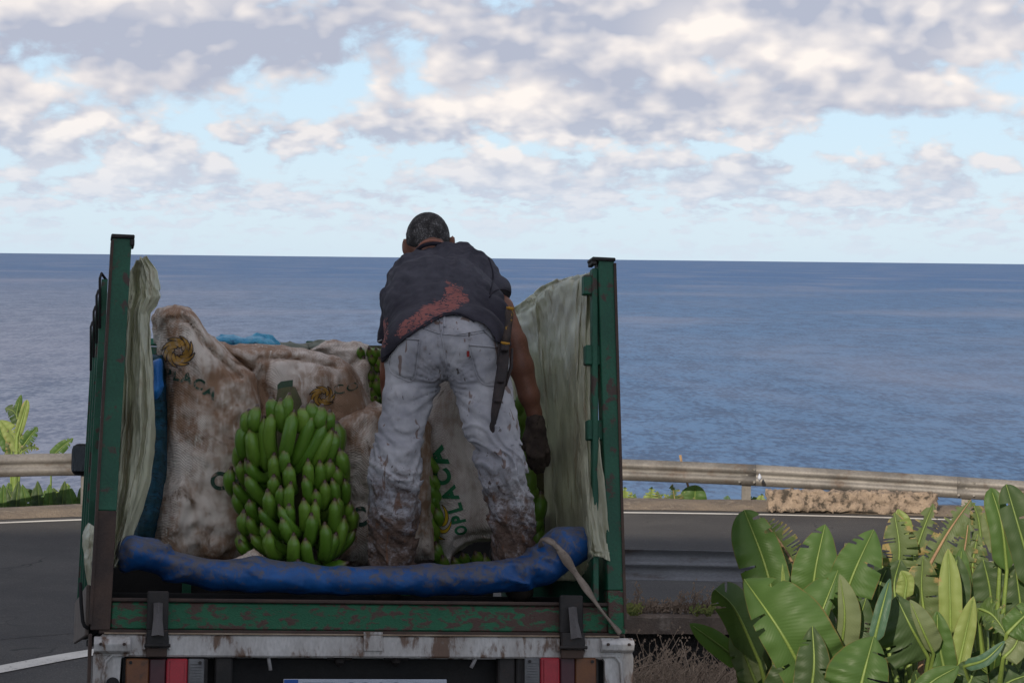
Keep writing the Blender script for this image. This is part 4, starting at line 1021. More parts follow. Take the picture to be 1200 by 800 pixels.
# rear bottom rail and posts
part(MB().box((-HW+.07, 0, .004), (HW-.06, .05, .100), .005), 'tail_rail', G_green_rusty)
part(MB().box((-HW+.07, -.012, .101), (HW-.06, .058, .114), .003).box((-HW+.03, -.014, -.012), (HW, .055, .003), .003), 'rail_lip', G_brown)
def post(xb, xt, w_, mat_split):
    lo = .42 if xb < 0 else .16
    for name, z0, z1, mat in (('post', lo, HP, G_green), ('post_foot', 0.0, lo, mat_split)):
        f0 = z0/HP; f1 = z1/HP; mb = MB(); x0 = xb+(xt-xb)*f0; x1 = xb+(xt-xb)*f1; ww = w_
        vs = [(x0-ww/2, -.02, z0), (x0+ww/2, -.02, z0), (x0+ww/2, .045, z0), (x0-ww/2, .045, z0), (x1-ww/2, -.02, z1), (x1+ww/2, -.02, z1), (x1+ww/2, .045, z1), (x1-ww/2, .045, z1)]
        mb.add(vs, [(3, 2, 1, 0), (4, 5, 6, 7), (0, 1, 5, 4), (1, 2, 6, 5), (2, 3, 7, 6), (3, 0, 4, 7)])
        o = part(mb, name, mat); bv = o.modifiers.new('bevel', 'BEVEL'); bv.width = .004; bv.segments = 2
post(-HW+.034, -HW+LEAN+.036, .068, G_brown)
post(HW-.030, HW-LEAN-.034, .062, G_green_rusty)
part(MB().box((HW-LEAN-.086, -.008, .12), (HW-LEAN-.064, .03, HP-.03), .003), 'post_flange', G_green)
# dark edge strips on the posts, the pale worn edges of the angle iron
for s_, x0, x1 in ((-1, -HW-.001, -HW+LEAN+.001), (1, HW+.001, HW-LEAN-.001)):
    mb = MB(); vs = []
    for (x, z) in ((x0, .02), (x1, HP-.01)): vs += [(x-.005, -.026, z), (x+.005, -.026, z), (x+.005, .04, z), (x-.005, .04, z)]
    mb.add(vs, [(3, 2, 1, 0), (4, 5, 6, 7), (0, 1, 5, 4), (1, 2, 6, 5), (2, 3, 7, 6), (3, 0, 4, 7)]); part(mb, 'post_edge', G_brown)
p = TL(132, 278); part(MB().box((p.x-.006, -.03, HP-.002), (p.x+.078, .05, HP+.012), .004).box((p.x+.062, -.028, HP-.028), (p.x+.078, .045, HP-.003), .003), 'post_cap', G_dark)
p = TL(718, 308); part(MB().box((p.x-.088, -.03, HP-.004), (p.x+.004, .05, HP+.010), .004).box((p.x-.088, -.028, HP-.02), (p.x-.070, .04, HP-.005), .003), 'post_cap', G_dark)
# long sides: slats, stakes and lower board
for s_ in (-1, 1):
    def sx(z): return s_*(HW-(.03 if s_ < 0 else .004)-LEAN*z/HP)
    for zc in (1.325, 1.045, .76, .48):
        mb = MB(); x = sx(zc); mb.box((x-.012, .046, zc-.042), (x+.012, LB, zc+.042), .004); part(mb, 'side_slat', G_green)
    if s_ > 0:
        for zc in (1.315, 1.045, .76): part(MB().box((sx(zc)-.115, .0, zc-.038), (sx(zc)-.014, .04, zc+.038), .004), 'side_bracket', G_green)
    mb = MB(); x = sx(.15); mb.box((x-.012, .06, .0), (x+.012, LB, .30), .004); part(mb, 'side_board', G_green if s_ > 0 else G_black)  # left board blackened to stand for shade in the bed
    for yy in (.8, 1.2, 1.6, LB+.0):
        mb = MB(); o_ = s_*.03
        vs = []
        for z in (0, 1.40): xx = s_*(HW-LEAN*z/HP)-s_*.002; vs += [(xx-.012, yy-.02, z), (xx+.012, yy-.02, z), (xx+.012, yy+.02, z), (xx-.012, yy+.02, z)]
        mb.add(vs, [(3, 2, 1, 0), (4, 5, 6, 7), (0, 1, 5, 4), (1, 2, 6, 5), (2, 3, 7, 6), (3, 0, 4, 7)]); part(mb, 'stake', G_green)
        xx = s_*(HW-LEAN)+s_*.012
        part(MB().tube([(xx, yy-.03, 1.20), (xx+s_*.006, yy-.03, 1.40), (xx+s_*.0, yy-.01, 1.425), (xx-s_*.02, yy, 1.40)], .006, 6), 'stake_hook', G_black, smooth=True)
part(MB().box((-HW+.06, .44, 0), (HW-.06, .46, .15), .003), 'bed_shade_board', G_black)  # added black board, stands in for the shaded gap under the tarpaulin
# front board wall with planks
for k in range(8):
    z0 = .0+k*.166; part(MB().box((-HW+.06, LB+.0, z0+.003), (HW-.06, LB+.025, z0+.163), .004), 'front_plank', G_black if k < 5 else G_green)  # lower planks painted black for the shade deep in the bed
part(MB().box((-HW+.03, LB-.008, 1.332), (HW-.03, LB+.034, 1.362), .004), 'front_top_rail', worn('bright_green_edge', (.02, .14, .085), (.03, .18, .11), (.2, .2, .19), 4, 20, .64, .04, .5))
for x in (-.5, .04, .5): part(MB().box((x-.02, LB-.02, 0), (x+.02, LB-.003, 1.375), .004), 'front_stake', G_green)
# bed floor planks
for k in range(9):
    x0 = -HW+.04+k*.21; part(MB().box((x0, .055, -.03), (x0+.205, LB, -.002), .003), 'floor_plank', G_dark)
# white crossbeam under the rail
a = TL(103, 741); b = TL(742, 741)
zb1 = -.014; zb0 = -.092
part(MB().box((a.x+.045, -.022, zb0), (b.x-.05, .05, zb1), .006), 'rear_crossbeam', G_white)
part(MB().box((a.x+.055, -.028, zb1+.0005), (b.x-.06, .04, zb1+.006), .002), 'crossbeam_lip', worn('rusty_pale_edge', (.34, .27, .2), (.22, .15, .1), None, 10, 40, rough=.7))
for px0, px1, py0, py1 in ((110, 152, 745, 764), (701, 739, 747, 763)):      # folded end brackets
    p0 = TL(px0, py0); p1 = TL(px1, py1)
    mb = MB(); prof = [(-.030, p0.z), (-.052, p0.z-.012), (-.058, (p0.z+p1.z)/2), (-.050, p1.z+.004), (-.028, p1.z-.006), (-.024, p1.z+.01), (-.024, p0.z-.004)]
    mb.prism([(p0.x, y, z) for y, z in prof], (p1.x-p0.x, 0, 0)); o = recalc(part(mb, 'end_bracket', G_white)); bv = o.modifiers.new('bevel', 'BEVEL'); bv.width = .003; bv.segments = 2
    for q in (.18, .82):
        x = p0.x+(p1.x-p0.x)*q; part(MB().cyl((x, -.056, (p0.z+p1.z)/2), (x, -.064, (p0.z+p1.z)/2), .006, 6), 'rivet', G_brown)
def side_plate(outer, inner):                    # curved white corner plate with its opening
    P = [TL(*q, -.01) for q in outer]; mb = MB(); mb.prism([(v.x, -.018, v.z) for v in P], (0, .02, 0)); o = recalc(part(mb, 'corner_plate', G_white)); bv = o.modifiers.new('bevel', 'BEVEL'); bv.width = .003; bv.segments = 2
    P = [TL(*q, -.02) for q in inner]; part(MB().tube([(v.x, -.024, v.z) for v in P], .006, 6), 'corner_seam', G_white, smooth=True)
side_plate([(109, 764), (144, 766), (142, 772), (140, 800), (139, 840), (107, 840)], [(150, 767), (132, 767), (124, 774), (121, 790), (120, 840)])
side_plate([(702, 766), (739, 760), (742, 770), (741, 800), (739, 840), (709, 840), (708, 775)], [(704, 768), (720, 768), (727, 776), (729, 800), (730, 840)])
part(MB().cyl(TL(132, 801, -.015), TL(132, 801, -.03), .024, 16), 'drain_boss', G_black, smooth=True)
part(MB().box(TL(104, 742, 0)+Vector((0, -.02, -.35)), TL(108, 742, 0)+Vector((0, .06, 0)), .003), 'corner_edge_strip', G_brown)
# latches
def latch(px0, px1, pyt, pyb, lean):
    t0 = TL(px0, pyt, -.03); t1 = TL(px1, pyt, -.03); zt = t0.z; zb = TL(px0, pyb, -.03).z; x0, x1 = t0.x, t1.x; zm = TL(px0, 733, -.03).z
    n = 'latch'
    root = part(MB().box((x0, -.036, .0), (x1, -.018, zt), .004).box((x0, -.062, zb+.012), (x1, -.026, .002), .004), n, G_dark)
    mb = MB(); c = (x0+x1)/2
    mb.tube([(c-.0, -.048, .045+.05), (c+lean*.3, -.056, .04), (c+lean, -.066, -.02)], [.016, .016, .022], 4); recalc(part(mb, 'latch_tongue', worn('bare_grey_steel', (.12, .11, .11), (.08, .07, .07), None, 10, 40, rough=.55), root))
    part(MB().cyl((x0-.008, -.062, zb+.018), (x1+.008, -.062, zb+.018), .006, 8), 'latch_pin', G_dark, root)
    part(MB().box((x0+.002, -.050, zb-.022), (x1-.002, -.03, zb+.010), .003), 'latch_keeper', G_brown, root)
    for xx in (x0-.012, x1+.003): part(MB().box((xx, -.045, zb+.004), (xx+.009, -.02, -.022), .002), 'latch_lug', G_white, root)
latch(173, 198, 692, 762, 0); latch(656, 683, 697, 764, .01)
# small weld tab, hanging pins, dark underside
p = TL(436, 752); part(MB().box((p.x-.035, -.028, p.z-.032), (p.x+.035, -.021, p.z+.036), .002), 'weld_tab', G_white)
part(MB().tube([TL(315, 760, -.0), TL(315, 772, -.0), TL(317, 785, 0)], .007, 6), 'hanging_pin', worn('pale_pin', (.3, .29, .29), None, None, rough=.6), smooth=True)
part(MB().tube([TL(560, 762, -.0), TL(557, 772, -.0), TL(552, 782, 0)], .007, 6), 'hanging_pin', worn('pale_pin', (.3, .29, .29), None, None, rough=.6), smooth=True)
for px in (398, 464):
    part(MB().box(TL(px-14, 769, .03), TL(px+14, 773, .05), .003).tube([TL(px, 772, .03), TL(px, 776, .02), TL(px, 780, .03)], [.02, .017, .006], 10), 'lamp_screw', G_dark, smooth=False)
part(MB().box((-.9, .07, -.62), (.93, .10, -.095), .004), 'under_void_panel', G_black)  # black panel added as the dark void under the bed
for x in (-.38, .38): part(MB().box((x-.04, .11, -.28), (x+.04, 3.6, -.12), .006), 'chassis_beam', G_black)
for px0, px1 in ((252, 273), (584, 604), (605, 617)):
    part(MB().box(TL(px0, 769, .0)+Vector((0, .0, -.2)), TL(px1, 769, .0)+Vector((0, .05, 0)), .006), 'black_box', G_dark)
def tail_lamp(px0, px1, order, pyt=767):
    A_ = TL(px0, pyt, -.01); B_ = TL(px1, pyt, -.01); zt = A_.z; zb = zt-.13
    root = part(MB().box((A_.x, -.006, zb), (B_.x, .06, zt), .006), 'tail_light', G_dark)
    Wd = B_.x-A_.x; x = A_.x+.008; fr = {'a': .28, 'd': .20, 'r': .26, 'c': .20}; mm = {'a': G_amber, 'd': G_dred, 'r': G_red, 'c': G_clear}; nm = {'a': 'amber_lens', 'd': 'dark_red_lens', 'r': 'red_lens', 'c': 'clear_lens'}
    for k in order:
        wq = fr[k]*(Wd-.02)/.94; mb = MB(); mb.box((x, -.024, zb+.006), (x+wq-.002, -.0065, zt-.006), .005)
        if k == 'r': mb.box((x+.012, -.030, zb+.02), (x+wq-.014, -.0245, zt-.014), .003)
        if k == 'c':
            for j in range(9): mb.box((x+.006, -.028, zt-.026-j*.010), (x+wq-.010, -.0245, zt-.021-j*.010), .001)
        l_ = part(mb, nm[k], mm[k], root)
        if k in 'ac':
            for zz in (zt-.02, zb+.022): xs_ = x+(.016 if (k == order[0]) else wq-.018); part(MB().cyl((xs_, -.024, zz), (xs_, -.031, zz), .006, 8), 'lens_screw', G_dark, root)
        x += wq
    return root
tail_lamp(145, 244, 'adrc', 769); tail_lamp(612, 702, 'crda', 768)
# licence plate
def text_mesh(s, size, bold=.0):
    cu = bpy.data.curves.new('t', 'FONT'); cu.body = s; cu.size = size; cu.align_x = 'CENTER'; cu.align_y = 'CENTER'; cu.offset = bold
    ob = bpy.data.objects.new('t', cu); sc.collection.objects.link(ob); dg = bpy.context.evaluated_depsgraph_get(); me = bpy.data.meshes.new_from_object(ob.evaluated_get(dg))
    bm = bmesh.new(); bm.from_mesh(me); bmesh.ops.triangulate(bm, faces=bm.faces)
    bpy.data.objects.remove(ob); bpy.data.curves.remove(cu); bpy.data.meshes.remove(me); return bm
A_ = TL(332, 795, -.02); B_ = TL(523, 792, -.02); wpl = B_.x-A_.x
plate = part(MB().box((A_.x, -.030, A_.z-.115), (B_.x, -.022, A_.z), .004), 'licence_plate', G_plate)
part(MB().box((A_.x+.002, -.0325, A_.z-.113), (A_.x+.052, -.0305, A_.z-.002), .001), 'country_band', G_pblue, plate)
bm = text_mesh('TF 8308 BF', .115, .003); me = bpy.data.meshes.new('plate_characters'); bm.to_mesh(me); bm.free(); me.materials.append(G_ink)
o = link(bpy.data.objects.new('plate_characters', me), plate); xs_ = [v.co.x for v in me.vertices]; ys_ = [v.co.y for v in me.vertices]; k = (wpl-.085)/(max(xs_)-min(xs_))
for v in me.vertices: v.co = Vector(((A_.x+B_.x)/2+.026+v.co.x*k, -.0315, A_.z-.012-.082+(v.co.y-min(ys_))*(.082/(max(ys_)-min(ys_)))))
# side hook rod, mirror, cab, wheels
part(MB().tube([TL(94, 682, .02), TL(95, 705, .02), TL(97, 728, .02), TL(99, 733, .02), TL(104, 736, .02)], .0065, 8), 'side_hook', G_black, smooth=True)
part(MB().box((-HW-.018, .03, -.02), (-HW-.003, 1.9, .16), .004), 'side_rail', worn('rusted_side_rail', (.10, .08, .07), (.16, .13, .11), (.04, .03, .02), 10, 40, .6, .06, .8))
def cab():
    y0 = LB+.10; prof = [(y0, -.28), (y0, 1.12), (y0+.9, 1.16), (y0+1.28, .62), (y0+1.55, .48), (y0+1.62, -.30)]
    mb = MB(); mb.prism([(-.84, y, z) for y, z in prof], (1.68, 0, 0)); o = recalc(part(mb, 'cab', G_white)); bv = o.modifiers.new('bevel', 'BEVEL'); bv.width = .04; bv.segments = 3
    for s_ in (-1, 1):
        w_ = MB().prism([(s_*.842, y, z) for y, z in ((y0+.2, .60), (y0+.2, 1.02), (y0+.86, 1.05), (y0+1.16, .62))], (s_*.006, 0, 0)); recalc(part(w_, 'cab_window', G_glass, o))
        d_ = MB().box((s_*.842, y0+.15, -.15), (s_*.850, y0+1.2, .56), .004); part(d_, 'cab_door', G_white, o)
        part(MB().box((s_*.850, y0+.25, .42), (s_*.868, y0+.38, .45), .004), 'door_handle', G_dark, o)
    part(MB().box((-.6, y0-.012, .55), (.6, y0-.002, 1.0), .01), 'rear_window', G_glass, o)
    part(MB().prism([(-.72, y0+.93, 1.13), (.72, y0+.93, 1.13), (.78, y0+1.27, .66), (-.78, y0+1.27, .66)], (0, .02, .02)), 'windscreen', G_glass, o)
    for s_ in (-1, 1): part(MB().cyl((s_*.62, y0+1.57, .1), (s_*.62, y0+1.64, .1), .1, 16), 'headlight', G_clear, o)
cab()
def rbox(c, h, r, mat, name, parent):
    def fn(P):
        q = np.abs(P-np.array(c, np.float32))-np.array(h, np.float32)+r
        return np.linalg.norm(np.maximum(q, 0), axis=-1)+np.minimum(q.max(-1), 0)-r
    v, f = nets(fn, np.array(c)-np.array(h)-.02, np.array(c)+np.array(h)+.02, .008); return np_obj(name, v, f, mat, parent)
m0 = TL(84.5, 519, 2.55); m1 = TL(113, 557, 2.55); cx_, cz_ = (m0.x+m1.x)/2, (m0.z+m1.z)/2
mir = rbox((cx_, 2.57, cz_), (abs(m1.x-m0.x)/2, .045, abs(m1.z-m0.z)/2), .035, G_black, 'wing_mirror', truck)
part(MB().box((cx_-.055, 2.519, cz_-.06), (cx_+.055, 2.525, cz_+.06), .004), 'mirror_glass', worn('dark_mirror', (.05, .055, .06), None, None, rough=.15, metal=.8), mir)
part(MB().tube([(cx_+.0, 2.6, cz_-.03), (cx_+.05, 2.62, cz_-.1), (-.84, 2.9, cz_-.1)], .010, 6), 'mirror_arm', G_black, mir)
for x in (-.72, .72):
    for y in (.55, 3.05):
        o = part(MB().tube([(x-.09, y, -.50), (x-.07, y, -.50), (x+.07, y, -.50), (x+.09, y, -.50)], [.30, .345, .345, .30], 28), 'wheel', G_rubber, smooth=False)
        part(MB().tube([(x-.095, y, -.50), (x-.06, y, -.50), (x+.06, y, -.50), (x+.095, y, -.50)], [.19, .17, .17, .19], 20), 'rim', G_white, o)
part(MB().cyl((-.7, .55, -.5), (.7, .55, -.5), .05, 10), 'axle', G_black); part(MB().cyl((-.7, 3.05, -.5), (.7, 3.05, -.5), .04, 10), 'axle', G_black)

# ================================================================== THE LOAD
def placed(o, base_l):                           # give a mesh built in truck space its own origin at its base, standing in truck axes
    b = Matrix.Translation(base_l); me = o.data; me.transform(b.inverted()); o.matrix_world = T @ b; return o
def sack(label, poly, y0, thick, Rr, mat, grooves=(), amp=.022, seed=0, name='sack', cat='sack', vox=.011, bulge=None, lean=0.0, tight=1.0):
    L = [TL(px, py, y0) for px, py in poly]; P2 = [(v.x, v.z) for v in L]
    Gs = [([(TL(px, py, y0-thick).x, TL(px, py, y0-thick).z) for px, py in g], w_, dp) for g, w_, dp in grooves]
    xs_ = [p[0] for p in P2]; zs_ = [p[1] for p in P2]; m_ = .05
    zmid = min(zs_)
    def base(P):
        X = P[:, 0, :, 0]; Z = P[:, 0, :, 2]
        d2 = poly_sd(X, Z, P2); t_ = np.clip(-d2/Rr, 0, 1); prof = np.sqrt(np.maximum(1-(1-t_)**2, 0))
        th = thick*prof
        for g, w_, dp in Gs:
            dist = seg_d(X, Z, g); th = th - dp*np.exp(-(dist/w_)**2)*(t_ > .03)
        c = y0 + lean*(Z-zmid)
        v3 = (np.abs(P[..., 1]-c[:, None, :])-th[:, None, :])
        return np.where(d2[:, None, :] > 0, np.maximum(v3, d2[:, None, :]), v3*.75)
    def det(P):
        q = P+seed*3.1
        return 1.0*amp*fbm(q*np.array([4.5, 4, 2.6], np.float32), 2) - amp*.42*ridge(q*np.array([9, 6, 3.4], np.float32)*tight+.7*gnoise(q*5)[..., None], 2)+amp*.32*fbm(q*19, 2)+amp*.38*np.maximum(0, 1-np.abs(gnoise(q*np.array([7, 5, 2.6], np.float32)+.8*gnoise(q*3)[..., None]))*6)
    v, f = nets(base, (min(xs_)-m_, y0-thick-m_*1.4-abs(lean), min(zs_)-m_), (max(xs_)+m_, y0+thick+m_+abs(lean), max(zs_)+m_), vox, .05, det)
    o = np_obj(name, v, f, mat); placed(o, (sum(xs_)/len(xs_), y0, min(zs_)))
    return tag(o, label, cat)
s1 = sack('tall dirty brown sack at the far left, faded yellow emblem above curved green lettering', [(180, 374), (185, 363), (204, 357), (222, 361), (234, 374), (244, 392), (262, 405), (280, 424), (300, 440), (310, 520), (306, 600), (298, 655), (250, 668), (205, 664), (178, 652), (180, 600), (188, 560), (192, 520), (191, 450), (186, 410)],
          .76, .17, .15, S1, [([(184, 392), (196, 374), (212, 371), (224, 378), (236, 398), (262, 420), (284, 440)], .010, .035), ([(186, 380), (198, 365), (220, 367), (240, 392)], .03, -.022), ([(215, 560), (240, 580), (280, 590)], .03, .02), ([(200, 640), (230, 620), (290, 636)], .025, .025)], seed=1)
s2 = sack('wide creased brown sack behind the large banana bunch, folded seam along its top', [(252, 404), (272, 405), (300, 402), (350, 408), (396, 418), (411, 430), (422, 452), (440, 490), (446, 560), (446, 655), (280, 655), (284, 520), (284, 452), (262, 424)],
          .86, .17, .16, S2, [([(252, 412), (280, 421), (297, 430)], .010, .03), ([(297, 430), (304, 419), (345, 418), (396, 428)], .010, .035), ([(312, 425), (308, 445), (316, 470)], .016, .03), ([(286, 440), (290, 480), (292, 540)], .02, .04), ([(388, 440), (389, 480)], .008, .018)], seed=2)
s3 = sack('light brown sack heaped against the green headboard, left of the small banana bunch', [(362, 410), (376, 403), (414, 400), (430, 406), (442, 420), (446, 500), (400, 500), (392, 425)], 1.25, .14, .10, S2, [([(370, 414), (400, 404), (416, 406)], .01, .03), ([(410, 430), (425, 415), (440, 412)], .012, .03)], seed=3)
for pl, lb in (([(318, 404), (340, 402), (362, 406), (366, 440), (318, 440)], 'grey green sack end poking up beside the light blue plastic'), ([(361, 405), (378, 401), (404, 404), (408, 440), (360, 440)], 'grey green sack end touching the light brown heaped sack at the headboard')):
    sack(lb, pl, 1.6, .10, .07, worn('mouldy_grey_green_sack', (.13, .15, .12), (.20, .20, .16), (.06, .07, .05), 8, 25, .58, .07, .8, bs=.6), seed=4)
s4 = sack('tan sack standing between the large banana bunch and the left trouser leg', [(384, 500), (396, 488), (420, 480), (455, 475), (490, 480), (506, 500), (508, 660), (392, 660), (396, 600), (400, 540)], .74, .14, .12, S2, [([(396, 600), (420, 585), (450, 590)], .02, .03), ([(404, 520), (430, 500), (452, 505)], .03, .02), ([(420, 650), (430, 600), (424, 560)], .02, .02)], seed=5)
s5 = sack('pale sack between the legs of the worker, bright green letters running upward', [(488, 520), (498, 486), (510, 452), (525, 436), (543, 452), (556, 500), (566, 545), (580, 600), (586, 626), (572, 634), (556, 634), (544, 638), (530, 650), (526, 664), (516, 655), (511, 600), (504, 560)], .74, .12, .11, S3, [([(548, 520), (530, 500), (500, 500)], .05, .015), ([(528, 650), (536, 632), (556, 626), (580, 624)], .012, .03), ([(535, 480), (556, 560), (566, 610)], .03, .012)], amp=.010, seed=6)
sack('dark dirty sack deep in the bed under the bananas at the gloved right hand', [(580, 640), (586, 560), (596, 530), (606, 520), (616, 560), (618, 690), (576, 690)], 1.1, .12, .08, G_dark, seed=7)
o = sack('dark teal netting stuffed between the left plastic sheet and the tall sack', [(174, 418), (190, 418), (196, 470), (197, 540), (188, 600), (176, 636), (156, 632), (160, 600), (172, 540), (172, 470)], .70, .09, .05, G_teal, amp=.02, seed=8, name='netting', cat='netting', tight=1.5)
o = sack('crumpled sheet of sky blue plastic behind the tall brown sack on top of the load', [(248, 396), (268, 393), (286, 396), (300, 394), (314, 398), (324, 405), (318, 416), (250, 412)], 1.35, .08, .05, G_cyan, amp=.022, seed=9, name='plastic_sheet', cat='plastic', tight=1.6)
o = sack('small torn flap of brown sacking under the bottom of the large banana bunch', [(268, 657), (284, 649), (296, 641), (308, 648), (322, 660), (300, 668), (270, 668)], .34, .03, .03, S1, amp=.012, seed=10, name='sack_flap', cat='sacking')
o = sack('bright blue plastic wad glimpsed at the left between sheet and sack', [(176, 424), (189, 420), (191, 455), (184, 468), (176, 462)], .58, .05, .03, worn('bright_blue_plastic', (.01, .12, .38), (.02, .18, .5), None, 10, 30, rough=.4, bs=.5), amp=.014, seed=12, name='plastic_wad', cat='plastic')

def decal(bm, surf, cx, cy, hpx, ang, mat, name, parent, wide=1.0, bold=0, off=.004, unit=None, maxlen=2.0):
    """flat print pressed onto a surface: mesh in a unit plane, laid at photo pixel (cx,cy), hpx tall"""
    ys_ = [v.co.y for v in bm.verts]; xs_ = [v.co.x for v in bm.verts]; h = unit or (max(ys_)-min(ys_)); my = (max(ys_)+min(ys_))/2; mx = (max(xs_)+min(xs_))/2
    k = hpx/h; ca, sa = math.cos(R(ang)), math.sin(R(ang))
    for v in bm.verts:
        x = (v.co.x-(0 if unit else mx))*k*wide; y = (v.co.y-(0 if unit else my))*k
        v.co = Vector((cx+x*ca-y*sa, cy-(x*sa+y*ca), 0))
    for _ in range(4):
        ed = [e for e in bm.edges if e.calc_length() > maxlen]
        if not ed: break
        bmesh.ops.subdivide_edges(bm, edges=ed, cuts=1); bmesh.ops.triangulate(bm, faces=bm.faces)
    tree = surf['bvh']; inv = surf['inv']; bad = []
    for v in bm.verts:
        rd = ray(v.co.x, v.co.y); hit = tree.ray_cast(Vector((0, 0, CZ)), rd)
        if hit[0] is None: bad.append(v); continue
        v.co = inv @ (hit[0]-rd.normalized()*off)
    bmesh.ops.delete(bm, geom=bad, context='VERTS')
    me = bpy.data.meshes.new(name); bm.to_mesh(me); bm.free(); me.materials.append(mat)
    return link(bpy.data.objects.new(name, me), parent)
def surf_of(o): return dict(bvh=bvh_of(o), inv=world_of(o).inverted())
def letters(surf, par, items, mat, bold=.035):
    for ch, px, py, h, an, wd in items: decal(text_mesh(ch, 1, bold), surf, px, py, h, an, mat, 'printed_letter', par, wide=wd)
def emblem(surf, par, cx, cy, r, rot, my_, ml_, n=7, sq=1.0):
    for k in range(n):
        a0 = R(rot+k*360/n)
        for grow, mat, nm, off in ((.055, ml_, 'printed_outline', .003), (0, my_, 'printed_banana', .005)):
            bm = bmesh.new(); outer = []; inner = []
            for i in range(9):
                t_ = i/8; rr = .30+.70*t_; a = a0+1.9*t_; wd = (.125*math.sin(math.pi*min(1, .12+t_*.88))+grow*1.0)
                c = Vector((rr*math.cos(a), rr*math.sin(a)*sq, 0)); tn = Vector((math.cos(a)-rr*2.7*math.sin(a), (math.sin(a)+rr*2.7*math.cos(a))*sq, 0)).normalized(); nn = Vector((-tn.y, tn.x, 0))
                if i == 0: c -= tn*grow
                if i == 8: c += tn*grow
                outer.append(bm.verts.new(c+nn*wd)); inner.append(bm.verts.new(c-nn*wd))
            for i in range(8): bm.faces.new((outer[i], outer[i+1], inner[i+1], inner[i]))
            bmesh.ops.triangulate(bm, faces=bm.faces)
            decal(bm, surf, cx, cy, r, 0, mat, nm, par, unit=1.0, off=off)
sf = surf_of(s1)
letters(sf, s1, [('P', 197, 438, 12, -2, 1.0), ('L', 207, 440, 12, -6, 1.0), ('A', 219, 443, 13, -12, 1.15), ('C', 233, 450, 13, -22, 1.1), ('A', 247, 459, 14, -30, 1.15), ('C', 256, 563, 22, -6, .95), ('O', 276, 571, 20, -10, .95)], P_green)
emblem(sf, s1, 209, 412, 19, 20, P_yel, P_line, 8, .95)
sf = surf_of(s2)
emblem(sf, s2, 378, 464, 15, 60, P_yel, P_line, 7, .8)
letters(sf, s2, [('C', 397, 456, 11, 8, 1.3), ('O', 413, 453, 9, 20, 1.5)], P_green, 0)
sf = surf_of(s4); letters(sf, s4, [('C', 421, 605, 24, 5, .8), ('A', 482, 590, 14, 0, 1)], P_green)
sf = surf_of(s5)
letters(sf, s5, [('A', 512, 536, 23, 112, 1.05), ('C', 519, 559, 20, 114, 1.0), ('A', 527, 579, 19, 110, .95), ('L', 533, 595, 18, 106, .85), ('P', 537, 608, 17, 102, .8), ('O', 540, 621, 15, 98, .7)], P_green2, .045)
emblem(sf, s5, 515, 612, 14, 40, P_yel2, P_line, 5, 1.5)
tag(s1, None); 
# ---------- banana fingers
def banana_mesh(curve=.32, seed=0, fat=.17):
    nu, nv = 13, 10; vs = []; fs = []; tips = []; ribs = []
    for i in range(nu):
        u = i/(nu-1); a = (u-.5)*curve*2.2
        z = u; x = curve*.9*(1-(2*u-1)**2)*.5; rr = fat*(max(0, 1-abs(2*min(u, .97)-1)**5)**.45)*(1.0-.10*u)
        if u < .12: rr = fat*(.42+u*3.2)
        if i == nu-2: rr = fat*.46
        if i == nu-1: rr = fat*.17
        sl = curve*.9*(-2*(2*u-1))*.5*1.0
        for j in range(nv):
            t_ = 2*math.pi*j/nv; pr = 1.0+(.075 if j % 2 == 0 else -.065)
            dx = math.cos(t_)*rr*pr; dy = math.sin(t_)*rr*pr
            vs.append((x+dx, dy, z-dx*sl)); tips.append(u); ribs.append(1.0 if j % 2 == 0 else 0)
    for i in range(nu-1):
        for j in range(nv): fs.append((i*nv+j, i*nv+(j+1) % nv, (i+1)*nv+(j+1) % nv, (i+1)*nv+j))
    fs.append(tuple(range(nv))[::-1]); fs.append(tuple((nu-1)*nv+j for j in range(nv)))
    me = bpy.data.meshes.new('banana'); me.from_pydata(vs, [], fs); me.materials.append(G_banana)
    me.polygons.foreach_set('use_smooth', [True]*len(fs))
    for an, av in (('tip', tips), ('rib', ribs)):
        at = me.attributes.new(an, 'FLOAT', 'POINT'); at.data.foreach_set('value', av)
    me.update(); return me
BM = [banana_mesh(.42), banana_mesh(.58, fat=.165), banana_mesh(.32, fat=.18)]
def finger(parent, inv, base, tip, outward, width, k=0):
    """one banana from base to tip (world points); its convex side faces 'outward'; width in metres"""
    b = Vector(base); t_ = Vector(tip); z = (t_-b); L = z.length; z.normalize(); o_ = Vector(outward); x = (o_-z*o_.dot(z))
    if x.length < 1e-4: x = Vector((1, 0, 0))
    x.normalize(); y = z.cross(x)
    me = BM[k % 3]; fat = (.17, .165, .18)[k % 3]; s = width/2/fat
    m_ = Matrix(((x.x*s, y.x*s, z.x*L, b.x), (x.y*s, y.y*s, z.y*L, b.y), (x.z*s, y.z*s, z.z*L, b.z), (0, 0, 0, 1)))
    o = bpy.data.objects.new('banana', me); link(o, parent); o.matrix_basis = inv @ m_; return o
